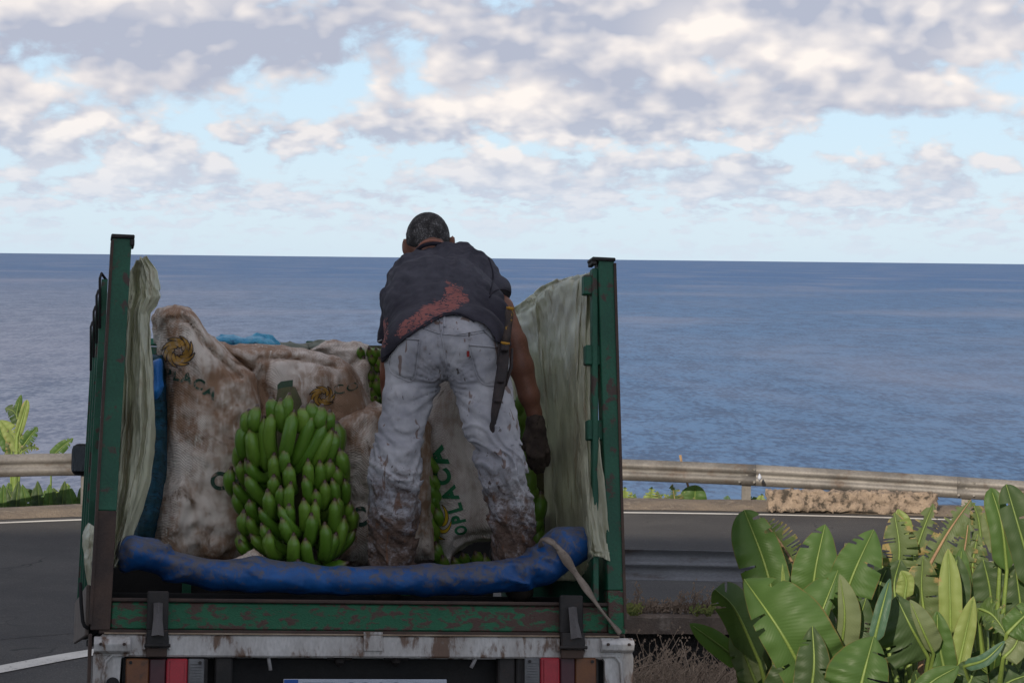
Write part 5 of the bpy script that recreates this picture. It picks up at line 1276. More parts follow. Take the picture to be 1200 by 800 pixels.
FING = [(180,135,178,210),(215,105,212,190),(255,88,262,165),(300,85,305,190),(340,65,335,180),(380,118,372,200),(425,92,395,180),(465,108,455,175),(495,130,485,200),
 (158,190,165,300),(183,195,200,320),(228,150,235,325),(277,132,275,300),(355,135,318,290),(425,145,360,310),(468,178,375,340),(505,205,430,335),(515,212,470,320),
 (133,265,140,335),(112,350,130,430),(135,330,165,405),(150,325,240,405),(172,322,252,375),(165,380,255,490),(120,420,200,490),(110,455,165,520),(170,480,215,550),
 (265,295,290,405),(315,278,335,365),(265,378,280,470),(330,338,345,430),(400,325,405,410),(455,325,440,440),(395,382,400,490),(345,410,345,520),(298,432,300,515),(470,400,460,490),(500,395,495,480),(520,350,500,420),(548,400,535,490),(520,285,525,355),(545,330,540,395),(490,330,475,380),
 (290,495,360,595),(205,515,300,610),(385,475,390,580),(440,485,445,585),(500,475,495,595),(565,485,530,550),(150,520,180,575),(165,550,225,625),(220,570,310,665),(295,545,345,625),(415,535,400,640),(465,570,455,690),(550,545,500,670),(575,515,560,590),(590,595,480,690),
 (130,600,190,650),(170,620,290,690),(138,640,190,672),(350,608,345,705),(400,628,410,725),(358,712,358,745),(250,715,340,725),(560,725,440,730),(330,500,330,560),(240,440,260,520),(430,440,430,510),(520,470,515,540),(250,600,290,680),(520,610,470,700)]
def big_bunch():
    cc = F(345, 565, 8.22); root = empty('banana_bunch', Matrix.Translation(F(345, 668, 8.22)), 'largest bunch of green bananas, standing in front of the sacks left of the worker', 'banana bunch'); inv = root.matrix_world.inverted()
    mesh_o = MB().tube([F(350, 665, 8.25), F(347, 560, 8.25), F(338, 470, 8.27), F(336, 455, 8.28)], [.05, .07, .05, .035], 14); mesh_obj('stalk', mesh_o.v, mesh_o.f, G_trunk, root, xf=inv)
    # cut leaf stub behind the top
    P = [F(325, 451, 8.34), F(329, 447, 8.34), F(343, 445, 8.34), F(342, 475, 8.32), F(325, 475, 8.32)]; mb = MB().prism(P, (0, .012, 0)); mesh_obj('bract', mb.v, mb.f, LM['d'] if False else worn('dark_bract', (.03, .07, .035), (.02, .05, .025), None, 8, 30, rough=.5), root, smooth=False, xf=inv)
    Rx = 78.0
    for k, (tx, ty, bx, by) in enumerate(FING):
        t = (240+tx/3.333, 440+ty/3.333); b = (240+bx/3.333, 440+by/3.333)
        def dep(x, y, r): return 8.25 - r*math.sqrt(max(.02, 1-((x-345)/Rx)**2))
        row = (ty-60)/680
        dt = dep(t[0], t[1], .20+.10*row); B_ = F(b[0], b[1], dep(b[0], b[1], .17)); Tq = F(t[0], t[1], dt)
        flat = (Vector((B_.x, 0, B_.z))-Vector((Tq.x, 0, Tq.z))).length; need = math.sqrt(max(.0004, .225**2-flat**2))
        if ty > 240: B_ = F(b[0], b[1], min(8.27, dt+need*.38))
        else: B_ = F(b[0], b[1], dt+.02+.03*rng.random())
        B_ = Tq + (B_-Tq)*1.25
        Wd = .050 if ty > 240 else .054
        out = Vector(((t[0]-345)/Rx*.6, -1, -.9 if ty > 240 else .0))
        finger(root, inv, B_, Tq+Vector((rng.uniform(-.008, .008), -.01*rng.random(), rng.uniform(-.006, .006))), out+Vector((rng.uniform(-.5, .5), 0, rng.uniform(-.3, .3))), Wd*rng.uniform(.86, 1.12), k)
    # far side of the bunch
    for r0 in range(4):
        for j in range(7):
            a = R(12+j*26); z = .07+r0*.105; c = F(345, 660, 8.25); dirv = Vector((math.cos(a), math.sin(a), 0)); b_ = c+Vector((0, 0, z-.02))+dirv*.10; finger(root, inv, b_, b_+dirv*.06+Vector((0, 0, .19)), dirv, .062, j)
big_bunch()
def small_bunch(label, pts, d, width, L, dirs, seed, stalk):
    r_ = random.Random(seed); b0 = F(stalk[0], stalk[1], d+.12); root = empty('banana_bunch', Matrix.Translation(b0), label, 'banana bunch'); inv = root.matrix_world.inverted()
    mb = MB().tube([b0, F(stalk[2], stalk[3], d+.14)], .04, 10); mesh_obj('stalk', mb.v, mb.f, G_trunk, root, xf=inv)
    for k, (px, py) in enumerate(pts):
        t_ = F(px, py, d+r_.uniform(-.015, .015)); dv = Vector(dirs)+Vector((r_.uniform(-.25, .25), 0, r_.uniform(-.2, .2))); dv.normalize()
        finger(root, inv, t_-dv*L, t_, Vector((0, -.5, -1)), width*r_.uniform(.9, 1.1), k)
pts = []
for j in range(8):
    for i in range(4):
        x = 423+i*8.6+(j % 2)*4.3; y = 408+j*9.2
        if x > 418+abs(j-4)*1.0 and x < 452: pts.append((x+random.uniform(-1, 1), y+random.uniform(-1.5, 1.5)))
small_bunch('small bunch of stubby green bananas, tips facing the viewer, left of the navy shirt', pts, 9.0, .040, .11, (0, -1, .3), 3, (440, 480, 440, 405))
pts = [(502, 532), (500, 548), (508, 556), (503, 566), (511, 574), (504, 584), (513, 594), (504, 602), (512, 612), (506, 622), (514, 634), (507, 642), (498, 590), (497, 612), (497, 636), (518, 650), (530, 652), (542, 648), (556, 646), (568, 648), (580, 650)]
small_bunch('small dark bunch of green bananas seen between the left trouser leg and the pale sack', [(q[0]-(4 if q[1] < 640 else 0), q[1]) for q in pts], 8.50, .052, .14, (-.3, -.8, .5), 4, (530, 650, 500, 540))
pts = [(606, 478), (616, 470), (604, 500), (616, 494), (610, 520), (620, 516), (608, 540), (620, 540), (612, 560), (624, 562), (616, 582), (627, 588), (620, 604), (630, 612), (624, 630), (601, 468), (612, 455), (632, 600), (634, 632), (634, 575)]
small_bunch('shaded bunch of green bananas hanging under the gloved right hand of the worker', pts, 8.75, .062, .17, (.12, -.35, .9), 5, (628, 640, 626, 520))

# ---------- blue tarpaulin rolled along the tail
def tarp():
    C = [(146, 664, 8), (156, 648, 20), (176, 650, 19), (205, 664, 18), (250, 674, 18), (300, 674, 20), (350, 678, 18), (400, 680, 17.5), (500, 680, 17.5), (560, 677, 18), (605, 672, 20), (636, 660, 25), (660, 642, 27), (680, 636, 21)]
    pts = [(TL(px, py, .12), r/FOC*7.8) for px, py, r in C]
    def base(P):
        d = None
        for (a, ra), (b, rb) in zip(pts[:-1], pts[1:]):
            q = cone(P, a, b, ra, rb, 1, .62); d = q if d is None else smin(d, q, .02)
        return d
    def det(P):
        s = .008*fbm(P*np.array([3.5, 5, 6], np.float32), 2)
        x = P[..., 0]; tw = gnoise(P*np.array([6.5, 1, 4], np.float32)+P[..., 2:3]*6)
        pin = np.exp(-((x+.68)/.07)**2)+np.exp(-((x-.62)/.08)**2)+.25
        return s - .010*pin*np.maximum(0, 1-np.abs(tw)*5) + .004*ridge(P*np.array([4.5, 6, 15], np.float32)+gnoise(P*5)[..., None], 2)*(.4+pin)
    v, f = nets(base, (-.95, -.08, .02), (.93, .30, .40), .0085, .03, det)
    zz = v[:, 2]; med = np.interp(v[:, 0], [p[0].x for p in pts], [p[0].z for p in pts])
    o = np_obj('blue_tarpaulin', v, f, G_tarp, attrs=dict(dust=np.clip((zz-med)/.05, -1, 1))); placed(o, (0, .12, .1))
    tag(o, 'dusty blue tarpaulin rolled into a thick bolster along the tail of the truck bed', 'tarpaulin'); return o
tarp()
# webbing strap
def strap():
    C = crom([TL(638, 648, .12), TL(633, 637, .03), TL(637, 632, .0), TL(648, 636, -.01), TL(660, 650, -.012), TL(672, 668, -.01), TL(686, 688, -.02), TL(703, 712, -.035), TL(718, 731, -.04), TL(727, 742, -.036)], 60)
    vs = []; fs = []
    for i, c in enumerate(C):
        c = Vector(c); t_ = (Vector(C[min(i+1, 59)])-Vector(C[max(i-1, 0)])).normalized(); n_ = t_.cross(Vector((0, 1, 0))).normalized(); a = .5+.75*math.sin(i*.16)
        wv = n_*math.cos(a)+Vector((0, 1, 0))*math.sin(a); w2 = .014+.004*math.sin(i*.5); tk = t_.cross(wv)*.003
        vs += [c-wv*w2-tk, c-wv*w2*.3-tk*2.2, c+wv*w2*.4-tk*2, c+wv*w2-tk, c+wv*w2+tk, c-wv*w2+tk]
    for i in range(59):
        for j in range(6): fs.append((i*6+j, i*6+(j+1) % 6, (i+1)*6+(j+1) % 6, (i+1)*6+j))
    fs += [(0, 1, 2, 3, 4, 5), tuple(59*6+j for j in (5, 4, 3, 2, 1, 0))]
    o = mesh_obj('strap', vs, fs, G_strap); recalc(o); placed(o, tuple(TL(727, 742, -.036))); tag(o, 'frayed beige strap running from the blue tarpaulin down to the right crossbeam end', 'strap')
strap()
# ---------- translucent plastic sheets
def lin(pts, n):
    P = np.array([tuple(p) for p in pts], float); t = np.linspace(0, len(P)-1, n); return np.stack([np.interp(t, np.arange(len(P)), P[:, k]) for k in range(3)], 1)
def sheet(label, rows, seed, folds, amp, nu=90, nv=70, name='plastic_sheet', thick=.002, mid=crom):
    """rows: list (top to bottom) of lists of (px,py,yl), left to right"""
    K = [[np.array(TL(*q)) for q in row] for row in rows]
    H = [mid(r, nu) for r in K]; G = np.array([mid([H[i][j] for i in range(len(H))], nv) for j in range(nu)])   # nu x nv x 3
    u = np.linspace(0, 1, nu)[:, None]; v = np.linspace(0, 1, nv)[None, :]
    P = np.stack([u*folds+0*v, v*1.6+0*u, 0*u+0*v+seed], -1)
    n_ = fbm(P + .35*gnoise(P*1.3)[..., None], 3); rg = ridge(P*np.array([1.8, 1.2, 1]) + .4*gnoise(P*2)[..., None]+5, 2); cr = fbm(np.stack([u*9+0*v, v*9+0*u, 0*u+0*v+seed*2], -1), 3)
    G[..., 1] += amp*n_ + amp*.55*rg + amp*.35*cr
    G[..., 0] += amp*.25*cr
    vs = G.reshape(-1, 3); i, j = np.meshgrid(np.arange(nu-1), np.arange(nv-1), indexing='ij'); a = i*nv+j
    f = np.stack([a, a+1, a+nv+1, a+nv], -1).reshape(-1, 4)
    o = np_obj(name, vs, f, G_plastic); so_ = o.modifiers.new('thickness', 'SOLIDIFY'); so_.thickness = thick
    placed(o, tuple(vs.mean(0))); return tag(o, label, 'plastic sheet')
LR = [(157, 158, 302), (151, 184, 318), (150, 188, 336), (149, 189, 347), (148, 176, 366), (147, 177, 400), (145, 181, 440), (142, 183, 490), (138, 182, 530), (134, 175, 566), (129, 164, 604), (126, 152, 640), (124, 141, 664)]
rows = []
for xl, xr, y in LR:
    rows.append([(xl, y+(2 if y > 310 else 0), .07), (xl+(xr-xl)*.3, y, .12), (xl+(xr-xl)*.6, y, .06), (xr, y-(0 if y > 310 else 2), .16)])
rows[0] = [(160, 305, .10), (163, 303, .10), (166, 301, .10), (170, 300, .12)]
sheet('grimy translucent plastic sheet hanging inside the left green post', rows, 1.3, 2.6, .035, 70, 120, mid=lin)
sheet('small wrinkled plastic sheet end bulging outside the left green post', [[(103, 612, .25), (107, 614, .12), (112, 618, .06)], [(97, 625, .25), (101, 630, .12), (110, 632, .06)], [(97, 642, .25), (102, 645, .12), (110, 648, .06)], [(101, 655, .25), (99, 660, .12), (107, 664, .06)], [(104, 680, .25), (104, 690, .12), (108, 684, .06)]], 4.1, 2, .012, 30, 30)
RR = [
 [(598, 361, 1.7), (616, 351, 1.25), (632, 338, 1.0), (650, 328, .70), (672, 323, .38), (688, 320, .16), (696, 316, .07)],
 [(588, 376, 2.25), (620, 364, 1.2), (636, 350, .93), (652, 340, .62), (674, 334, .30), (688, 335, .12), (697, 345, .05)],
 [(590, 400, 2.2), (624, 396, 1.2), (640, 390, .95), (656, 385, .62), (672, 380, .30), (684, 382, .10), (698, 384, .0)],
 [(592, 450, 2.2), (630, 450, 1.2), (644, 450, .95), (658, 450, .60), (672, 450, .28), (682, 450, .10), (699, 450, -.02)],
 [(600, 520, 2.1), (641, 520, 1.15), (651, 520, .92), (662, 520, .58), (675, 520, .26), (684, 520, .09), (704, 515, -.045)],
 [(606, 580, 2.0), (646, 580, 1.1), (655, 582, .88), (666, 584, .55), (678, 585, .24), (688, 585, .0), (711, 580, -.055)],
 [(612, 640, 1.9), (650, 640, 1.0), (660, 642, .8), (670, 644, .5), (682, 640, .22), (692, 635, -.03), (716, 630, -.06)],
 [(616, 680, 1.8), (655, 680, .9), (664, 680, .7), (675, 680, .45), (688, 668, .18), (697, 651, -.045), (719, 657, -.06)]]
sheet('large greenish plastic sheet draped over the right side rail and hanging into the bed', [[(a_, b_, c_*.86) for a_, b_, c_ in r] for r in RR], 2.7, 9, .035, 150, 90)
# ================================================================== THE WORKER
def V3(px, py, d): return np.array(F(px, py, d), np.float32)
def chain(P, pts, k=.03, sx=1, sy=1):
    d = None
    for (a, ra), (b, rb) in zip(pts[:-1], pts[1:]):
        q = cone(P, a, b, ra, rb, sx, sy); d = q if d is None else smin(d, q, k)
    return d
base_w = T @ Vector((TL(530, 690, .4).x, .4, .03))
person = empty('person', Matrix.Translation(base_w), 'man bending forward in stained navy t-shirt and dirty white jeans in the truck bed', 'person')
pinv = person.matrix_world.inverted()
Lk = [(V3(487, 425, 8.16), .110), (V3(479, 465, 8.10), .084), (V3(471, 500, 8.06), .070), (V3(465, 530, 8.03), .068), (V3(463, 560, 8.02), .075), (V3(460, 600, 8.06), .082), (V3(455, 668, 8.10), .083)]
Rk = [(V3(559, 422, 8.12), .114), (V3(568, 465, 8.07), .095), (V3(575, 495, 8.02), .086), (V3(588, 545, 7.98), .077), (V3(599, 600, 8.02), .070), (V3(606, 668, 8.08), .073)]
def jeans_base(P):
    d = smin(chain(P, Lk, .05), chain(P, Rk, .05), .035)
    pel = cone(P, V3(492, 402, 8.19), V3(550, 400, 8.17), .102, .102)
    d = smin(d, pel, .05)
    d = smin(d, ell(P, V3(495, 410, 8.13), (.114, .13, .14)), .07); d = smin(d, ell(P, V3(552, 408, 8.11), (.114, .13, .14)), .07)
    waist = cone(P, V3(506, 397, 8.24), V3(540, 394, 8.24), .112, .112); d = smin(d, waist, .05)
    # cleft between the seat halves
    X = P[..., 0]; xm = V3(523, 410, 8.1)[0]; z0 = V3(523, 395, 8.1)[2]; z1 = V3(523, 455, 8.1)[2]
    d = d + .009*np.exp(-((X-xm)/.016)**2)*np.clip((z0-P[..., 2])/(z0-z1), 0, 1)*(P[..., 1] < 8.15)
    top = V3(523, 360, 8.24)[2]
    zc = V3(500, 666, 8.06)[2]
    return np.maximum(d, zc-P[..., 2])
def jeans_det(P):
    x, y, z = P[..., 0], P[..., 1], P[..., 2]
    zk = V3(500, 530, 8.05)[2]; zs = V3(500, 460, 8.05)[2]; zh = V3(500, 655, 8.05)[2]
    low = np.clip((zs-z)/(zs-zk), 0, 1); hem = np.clip((V3(500, 615, 8.05)[2]-z)/(V3(500, 615, 8.05)[2]-zh), 0, 1)
    w1 = gnoise(np.stack([x*4.5, y*4, z*11], -1))
    q = np.stack([x*3.6+z*2+.5*w1, y*4, z*17+3.0*np.sin(x*12)+.9*w1], -1)
    r1 = ridge(q, 2)
    q2 = np.stack([x*6-z*9, y*6, z*26+x*9+.8*w1], -1); r2 = ridge(q2+4, 2)
    up = gnoise(np.stack([x*6, y*5, z*7], -1))
    sag = ridge(np.stack([x*7, y*6, z*30+3*np.sin(x*14)], -1)+9, 2)
    # stretch creases radiating from the crotch
    xm = V3(523, 455, 8.05)[0]; zc = V3(523, 452, 8.05)[2]; ang = np.arctan2(z-zc, np.abs(x-xm)+.02); rad = np.sqrt((x-xm)**2+(z-zc)**2)
    cre = np.maximum(0, 1-np.abs(gnoise(np.stack([ang*5, rad*3, 0*x], -1)))*4)*np.exp(-(rad/.17)**2)
    sg = 1-np.abs(gnoise(q*.8+2))*3.2
    return .004*low-low*(.0120*(r1-.2)+.006*r2+.009*np.maximum(sg, -.5)) - (1-low)*(.006*up+.0045*ridge(np.stack([x*9+z*6, y*7, z*9-x*7], -1), 2)) - hem*.009*sag + .010*cre - .003*gnoise(P*28)
v, f = nets(jeans_base, F(425, 690, 7.8), F(630, 340, 8.5), .0066, .035, jeans_det)
PX, PY = topx(v)
dirt = np.clip((PY-520)/110, 0, 1)*.85 + np.clip(1-np.hypot(PX-480, PY-420)/60, 0, 1)*.12 + np.clip(1-np.abs(PY-385)/22, 0, 1)*.12
jeans = np_obj('jeans', v, f, G_jeans, person, inv=pinv, attrs=dict(dirt=dirt))
jsf = surf_of(jeans)
def hitpt(surf, px, py, off=.004):
    rd = ray(px, py); h = surf['bvh'].ray_cast(Vector((0, 0, CZ)), rd)
    return None if h[0] is None else h[0]-rd.normalized()*off
def patch(surf, poly, off, mat, name, parent, step=2.0, edge=.0026, attrs=None):
    xs_ = np.arange(min(p[0] for p in poly)-step, max(p[0] for p in poly)+step, step); ys_ = np.arange(min(p[1] for p in poly)-step, max(p[1] for p in poly)+step, step)
    XX, YY = np.meshgrid(xs_, ys_, indexing='ij'); sd = poly_sd(XX, YY, poly); idx = {}; vs = []
    for i in range(len(xs_)):
        for j in range(len(ys_)):
            if sd[i, j] < .6:
                h = hitpt(surf, xs_[i], ys_[j], off if sd[i, j] < -1.2 else off*.2)
                if h is not None: idx[(i, j)] = len(vs); vs.append(h)
    fs = [(idx[(i, j)], idx[(i, j+1)], idx[(i+1, j+1)], idx[(i+1, j)]) for (i, j) in idx if (i+1, j) in idx and (i, j+1) in idx and (i+1, j+1) in idx]
    o = mesh_obj(name, vs, fs, mat, parent, xf=surf['inv'])
    return o
def seam(surf, pts, r, mat, parent, name='seam', off=.002, n=None):
    n = n or max(8, int(sum(math.dist(a, b) for a, b in zip(pts[:-1], pts[1:]))/2.2)); C = crom([Vector((p[0], p[1], 0)) for p in pts], n); out = []
    for c in C:
        h = hitpt(surf, c[0], c[1], off)
        if h is not None: out.append(h)
    if len(out) > 2: mb = MB().tube(out, r, 5); return mesh_obj(name, mb.v, mb.f, mat, parent, xf=surf['inv'])
# pockets
lp = [(460, 395), (492, 398), (485, 443), (471, 443), (456, 431)]; rp = [(549, 404), (583, 407), (583, 446), (570, 451), (559, 440)]
for pp in (lp, rp):
    o = patch(jsf, pp, .006, G_jeans, 'pocket', jeans)
    seam(jsf, [pp[0], pp[1]], .0032, G_jeans, o, 'pocket_hem', .008)
    seam(jsf, pp[1:]+[pp[0]], .0022, G_jeans, o, 'stitching', .005)
tg = patch(jsf, [(547, 411), (549.5, 411), (550, 418), (547.5, 418)], .009, G_red_tag, 'red_tab', jeans, 1.0)
seam(jsf, [(481, 378), (498, 385), (517, 391), (540, 391), (567, 386), (578, 381)], .0026, G_jeans, jeans)
seam(jsf, [(515, 372), (517, 391), (520, 408), (523, 430), (524, 448)], .003, G_jeans, jeans)
seam(jsf, [(520, 391), (541, 393), (568, 389)], .0022, G_jeans, jeans)
patch(jsf, [(518, 368), (523, 368), (522.5, 384), (517.5, 384)], .009, G_jeans, 'belt_loop', jeans, 1.2)
patch(jsf, [(516, 378), (520, 378), (520, 392), (516, 392)], .006, G_jeans, 'belt_loop', jeans, 1.2)

# shirt
SA = V3(520, 375, 8.27); SB = V3(514, 322, 8.70)
Larm = [(V3(480, 330, 8.72), .078), (V3(466, 352, 8.70), .062), (V3(460, 402, 8.68), .056)]
Rarm = [(V3(560, 322, 8.66), .082), (V3(576, 342, 8.60), .066), (V3(586, 372, 8.56), .062)]
def shirt_base(P):
    d = cone(P, V3(519, 392, 8.22), V3(517, 352, 8.44), .146, .146, .68, 1)
    d = smin(d, cone(P, V3(517, 352, 8.44), V3(513, 333, 8.72), .146, .130, .66, 1), .04)
    d = smin(d, cone(P, V3(486, 333, 8.74), V3(551, 324, 8.70), .094, .098), .05)
    d = smin(d, cone(P, V3(492, 318, 8.80), V3(538, 308, 8.80), .066, .078), .06)
    la = chain(P, Larm, .03); ra = chain(P, Rarm, .03)
    # sleeve ends
    def cut(q, a, b):
        a = np.array(a); b = np.array(b); n_ = (b-a)/np.linalg.norm(b-a); return np.maximum(q, (P-b)@n_.astype(np.float32))
    la = cut(la, Larm[1][0], Larm[2][0]); ra = cut(ra, Rarm[0][0], V3(583, 352, 8.59))
    d = smin(d, la, .02); d = smin(d, ra, .02)
    # loose left side hanging down over the hip
    d = smin(d, cone(P, V3(470, 372, 8.34), V3(465, 398, 8.26), .046, .032), .03)
    d = smin(d, cone(P, V3(580, 365, 8.30), V3(589, 396, 8.18), .045, .026), .04)
    drape = np.maximum(jeans_base(P)-.017, P[..., 1]-8.5); d = smin(d, drape, .012)      # the hem falls over the seat of the jeans
    # hem line, rising at the small of the back
    hx = np.array([F(px, py, 8.2)[0] for px, py in ((440, 428), (450, 424), (470, 402), (492, 386), (516, 372), (532, 368), (548, 372), (565, 385), (578, 398), (590, 406), (600, 406))])
    hz = np.array([F(px, py, 8.12)[2] for px, py in ((440, 428), (450, 424), (470, 402), (492, 386), (516, 372), (532, 368), (548, 372), (565, 385), (578, 398), (590, 406), (600, 406))])
    zh = np.interp(P[..., 0]/P[..., 1]*8.2, hx, hz)
    # project to the 8.12 m plane so the hem line holds on the curved back
    zz = CZ+(P[..., 2]-CZ)/P[..., 1]*8.12
    hemd = (zh-zz)
    near = (P[..., 1] < 8.55)
    d = np.where(near, smax(d, hemd, .006), d)
    # neck opening
    nk = cone(P, V3(507, 300, 8.82), V3(503, 280, 8.92), .062, .062)
    return smax(d, -nk, .01)
def shirt_det(P):
    x, y, z = P[..., 0], P[..., 1], P[..., 2]
    w1 = gnoise(P*4)
    q = np.stack([x*5+y*3, y*5-x*2, z*6], -1)+.5*w1[..., None]; r1 = ridge(q, 2)
    hz = F(520, 370, 8.2)[2]; lowb = np.exp(-((z-hz-.02)/.10)**2)
    fl = ridge(np.stack([x*7+z*10, y*4, z*13-np.abs(x-.0)*14], -1)+.5*w1[..., None], 2)
    # long pulls from the armpits to the spine
    rad_ = np.arctan2(z-hz+.02, x-F(530, 370, 8.2)[0]); fan = ridge(np.stack([rad_*3.2, np.hypot(x, z-hz)*2.2, y*2], -1)+.3*w1[..., None], 2)
    att = np.clip((y-8.12)/.2, .30, 1)
    att = att*(1-.55*np.clip((np.abs(x-F(517, 330, 8.6)[0])-.17)/.05, 0, 1))
    att = att*np.where(y < 8.22, .45, 1.0)
    return att*(-.0115*(r1-.55) - .015*(fan-.55)*np.clip((y-8.2)/.2, 0, 1) - .012*lowb*(fl-.4) - .003*ridge(np.stack([x*3+y*14, y*9, z*16], -1)+3, 2))-.0018*gnoise(P*30)
v, f = nets(shirt_base, F(415, 440, 8.0), F(625, 268, 9.1), .0078, .035, shirt_det)
PX, PY = topx(v)
c7 = lambda L: [(420+a/3.333, 230+b/3.333) for a, b in L]
sd = poly_sd(PX, PY, c7([(140, 545), (170, 490), (215, 462), (262, 425), (325, 398), (338, 362), (352, 308), (362, 345), (405, 352), (432, 412), (385, 440), (330, 462), (280, 490), (220, 520), (160, 560)]))
sd = np.minimum(sd, poly_sd(PX, PY, c7([(82, 490), (112, 480), (118, 555), (100, 600), (86, 560)])))
stain = np.clip(.5-sd/9, 0, 1)*(v[:, 1] < 8.6)
o_w = np.clip(1-np.abs(PY-320)/60, 0, 1)
shirt = np_obj('shirt', v, f, G_shirt, person, inv=pinv, attrs=dict(stain=stain, worn=o_w))
ssf = surf_of(shirt)
seam(ssf, c7([(512, 395), (530, 372), (560, 362), (590, 372), (601, 400)]), .003, G_shirt, shirt, 'sleeve_hem')
seam(ssf, c7([(66, 562), (78, 566), (92, 560)]), .0025, worn('white_thread', (.4, .4, .42), None, None, rough=.9), shirt, 'sleeve_stitch')
seam(ssf, [(447, 420), (458, 412), (472, 398), (492, 383), (514, 370), (530, 366), (546, 370), (564, 383), (578, 396), (588, 403)], .0028, G_shirt, shirt, 'shirt_hem')
seam(ssf, [(455, 300), (447, 320), (441, 345)], .002, G_shirt, shirt, 'shoulder_seam')
seam(ssf, [(572, 300), (578, 322), (574, 345)], .003, G_shirt, shirt, 'shoulder_seam')

# body: one continuous surface (torso, neck, head, arms, hands in gloves apart, legs)
HC = V3(501.5, 279, 8.93)
def body_base(P):
    d = cone(P, V3(520, 396, 8.24), V3(514, 338, 8.72), .085, .092, .72, 1)
    d = smin(d, cone(P, V3(486, 336, 8.74), V3(552, 328, 8.72), .05, .05), .04)
    d = smin(d, cone(P, V3(509, 312, 8.80), V3(503, 282, 8.90), .060, .056), .035)      # neck
    d = smin(d, ell(P, HC, (.084, .100, .098)), .03)                                      # skull
    d = smin(d, ell(P, V3(502, 300, 8.995), (.058, .062, .075)), .03)                     # jaw and face, turned down
    d = smin(d, cone(P, V3(502, 296, 9.05), V3(502, 302, 9.07), .012, .016), .012)        # nose
    d = smax(d, -ell(P, V3(495, 291, 9.055), (.013, .012, .010)), .01); d = smax(d, -ell(P, V3(510, 291, 9.055), (.013, .012, .010)), .01)   # eye sockets
    d = smin(d, ell(P, V3(495, 291, 9.045), (.011, .010, .010)), .004); d = smin(d, ell(P, V3(510, 291, 9.045), (.011, .010, .010)), .004)
    d = smin(d, cone(P, V3(497, 309, 9.05), V3(507, 309, 9.05), .006, .006), .008)        # mouth
    for s_, px, py in ((-1, 474.5, 287.5), (1, 530, 284.5)):                              # ears
        e = ell(P, V3(px, py, 8.93), (.013, .016, .030)); e = smax(e, -ell(P, V3(px+s_*1.5, py, 8.915), (.008, .010, .018)), .004); d = smin(d, e, .012)
        d = smin(d, cone(P, V3(px-s_*1, py+7, 8.93), V3(px-s_*4, py+10, 8.93), .011, .015), .015)
    la = chain(P, [(V3(478, 336, 8.74), .045), (V3(464, 360, 8.71), .042), (V3(458, 412, 8.72), .038), (V3(455, 440, 8.76), .038), (V3(458, 500, 8.80), .028)], .02)
    ra = chain(P, [(V3(558, 332, 8.66), .048), (V3(586, 362, 8.57), .052), (V3(603, 402, 8.52), .048), (V3(610, 428, 8.50), .049), (V3(620, 462, 8.50), .040), (V3(626, 484, 8.51), .029), (V3(628, 496, 8.51), .028)], .02)
    d = smin(d, la, .03); d = smin(d, ra, .03)
    d = smin(d, chain(P, [(p, r*.72) for p, r in Lk], .05), .05); d = smin(d, chain(P, [(p, r*.72) for p, r in Rk], .05), .05)
    return d
def body_det(P): return -.0022*gnoise(P*14)-.0012*gnoise(P*40)
v, f = nets(body_base, F(425, 692, 7.85), F(655, 225, 9.15), .0085, .03, body_det)
body = np_obj('body', v, f, G_skin, person, inv=pinv)
def hair_base(P):
    d = ell(P, HC+np.array((0, -.003, .002), np.float32), (.0915, .106, .107))
    # hair line: keep the skull cap, cut round the ears and above the nape
    zc = F(500, 290, 8.9)[2]
    c = (zc-P[..., 2]) + np.maximum(0, np.abs(P[..., 0]-HC[0])-.055)*.25 - .012*np.exp(-((P[..., 0]-HC[0])/.03)**2)*0
    c = np.where(P[..., 1] > 8.97, (F(500, 276, 8.9)[2]-P[..., 2]), c)
    inner = ell(P, HC, (.080, .096, .094))
    return smax(smax(d, c, .008), -inner, .004)
def hair_det(P): return -.0011*gnoise(P*np.array([160, 160, 110], np.float32))-.0012*gnoise(P*50)
v, f = nets(hair_base, HC-.13, HC+.13, .0036, .012, hair_det)
np_obj('hair', v, f, G_hair, body, inv=pinv)
# collar band seen at the nape
csf = surf_of(body)
pc = [V3(491.5, 290.5, 8.80), V3(494, 286, 8.79), V3(501, 283, 8.785), V3(509, 282.3, 8.785), V3(516, 284, 8.79), V3(519, 287, 8.80)]
mb = MB().tube([Vector(p) for p in crom(pc, 20)], .0062, 8); mesh_obj('collar', mb.v, mb.f, G_collar, shirt, xf=pinv)
pc = [V3(489, 293, 8.79), V3(495, 288.5, 8.77), V3(502, 286.3, 8.765), V3(510, 285.5, 8.765), V3(518, 286.5, 8.77), V3(524, 288.5, 8.78)]
mb = MB().tube([Vector(p) for p in crom(pc, 20)], .009, 8); mesh_obj('collar', mb.v, mb.f, G_shirt, shirt, xf=pinv)
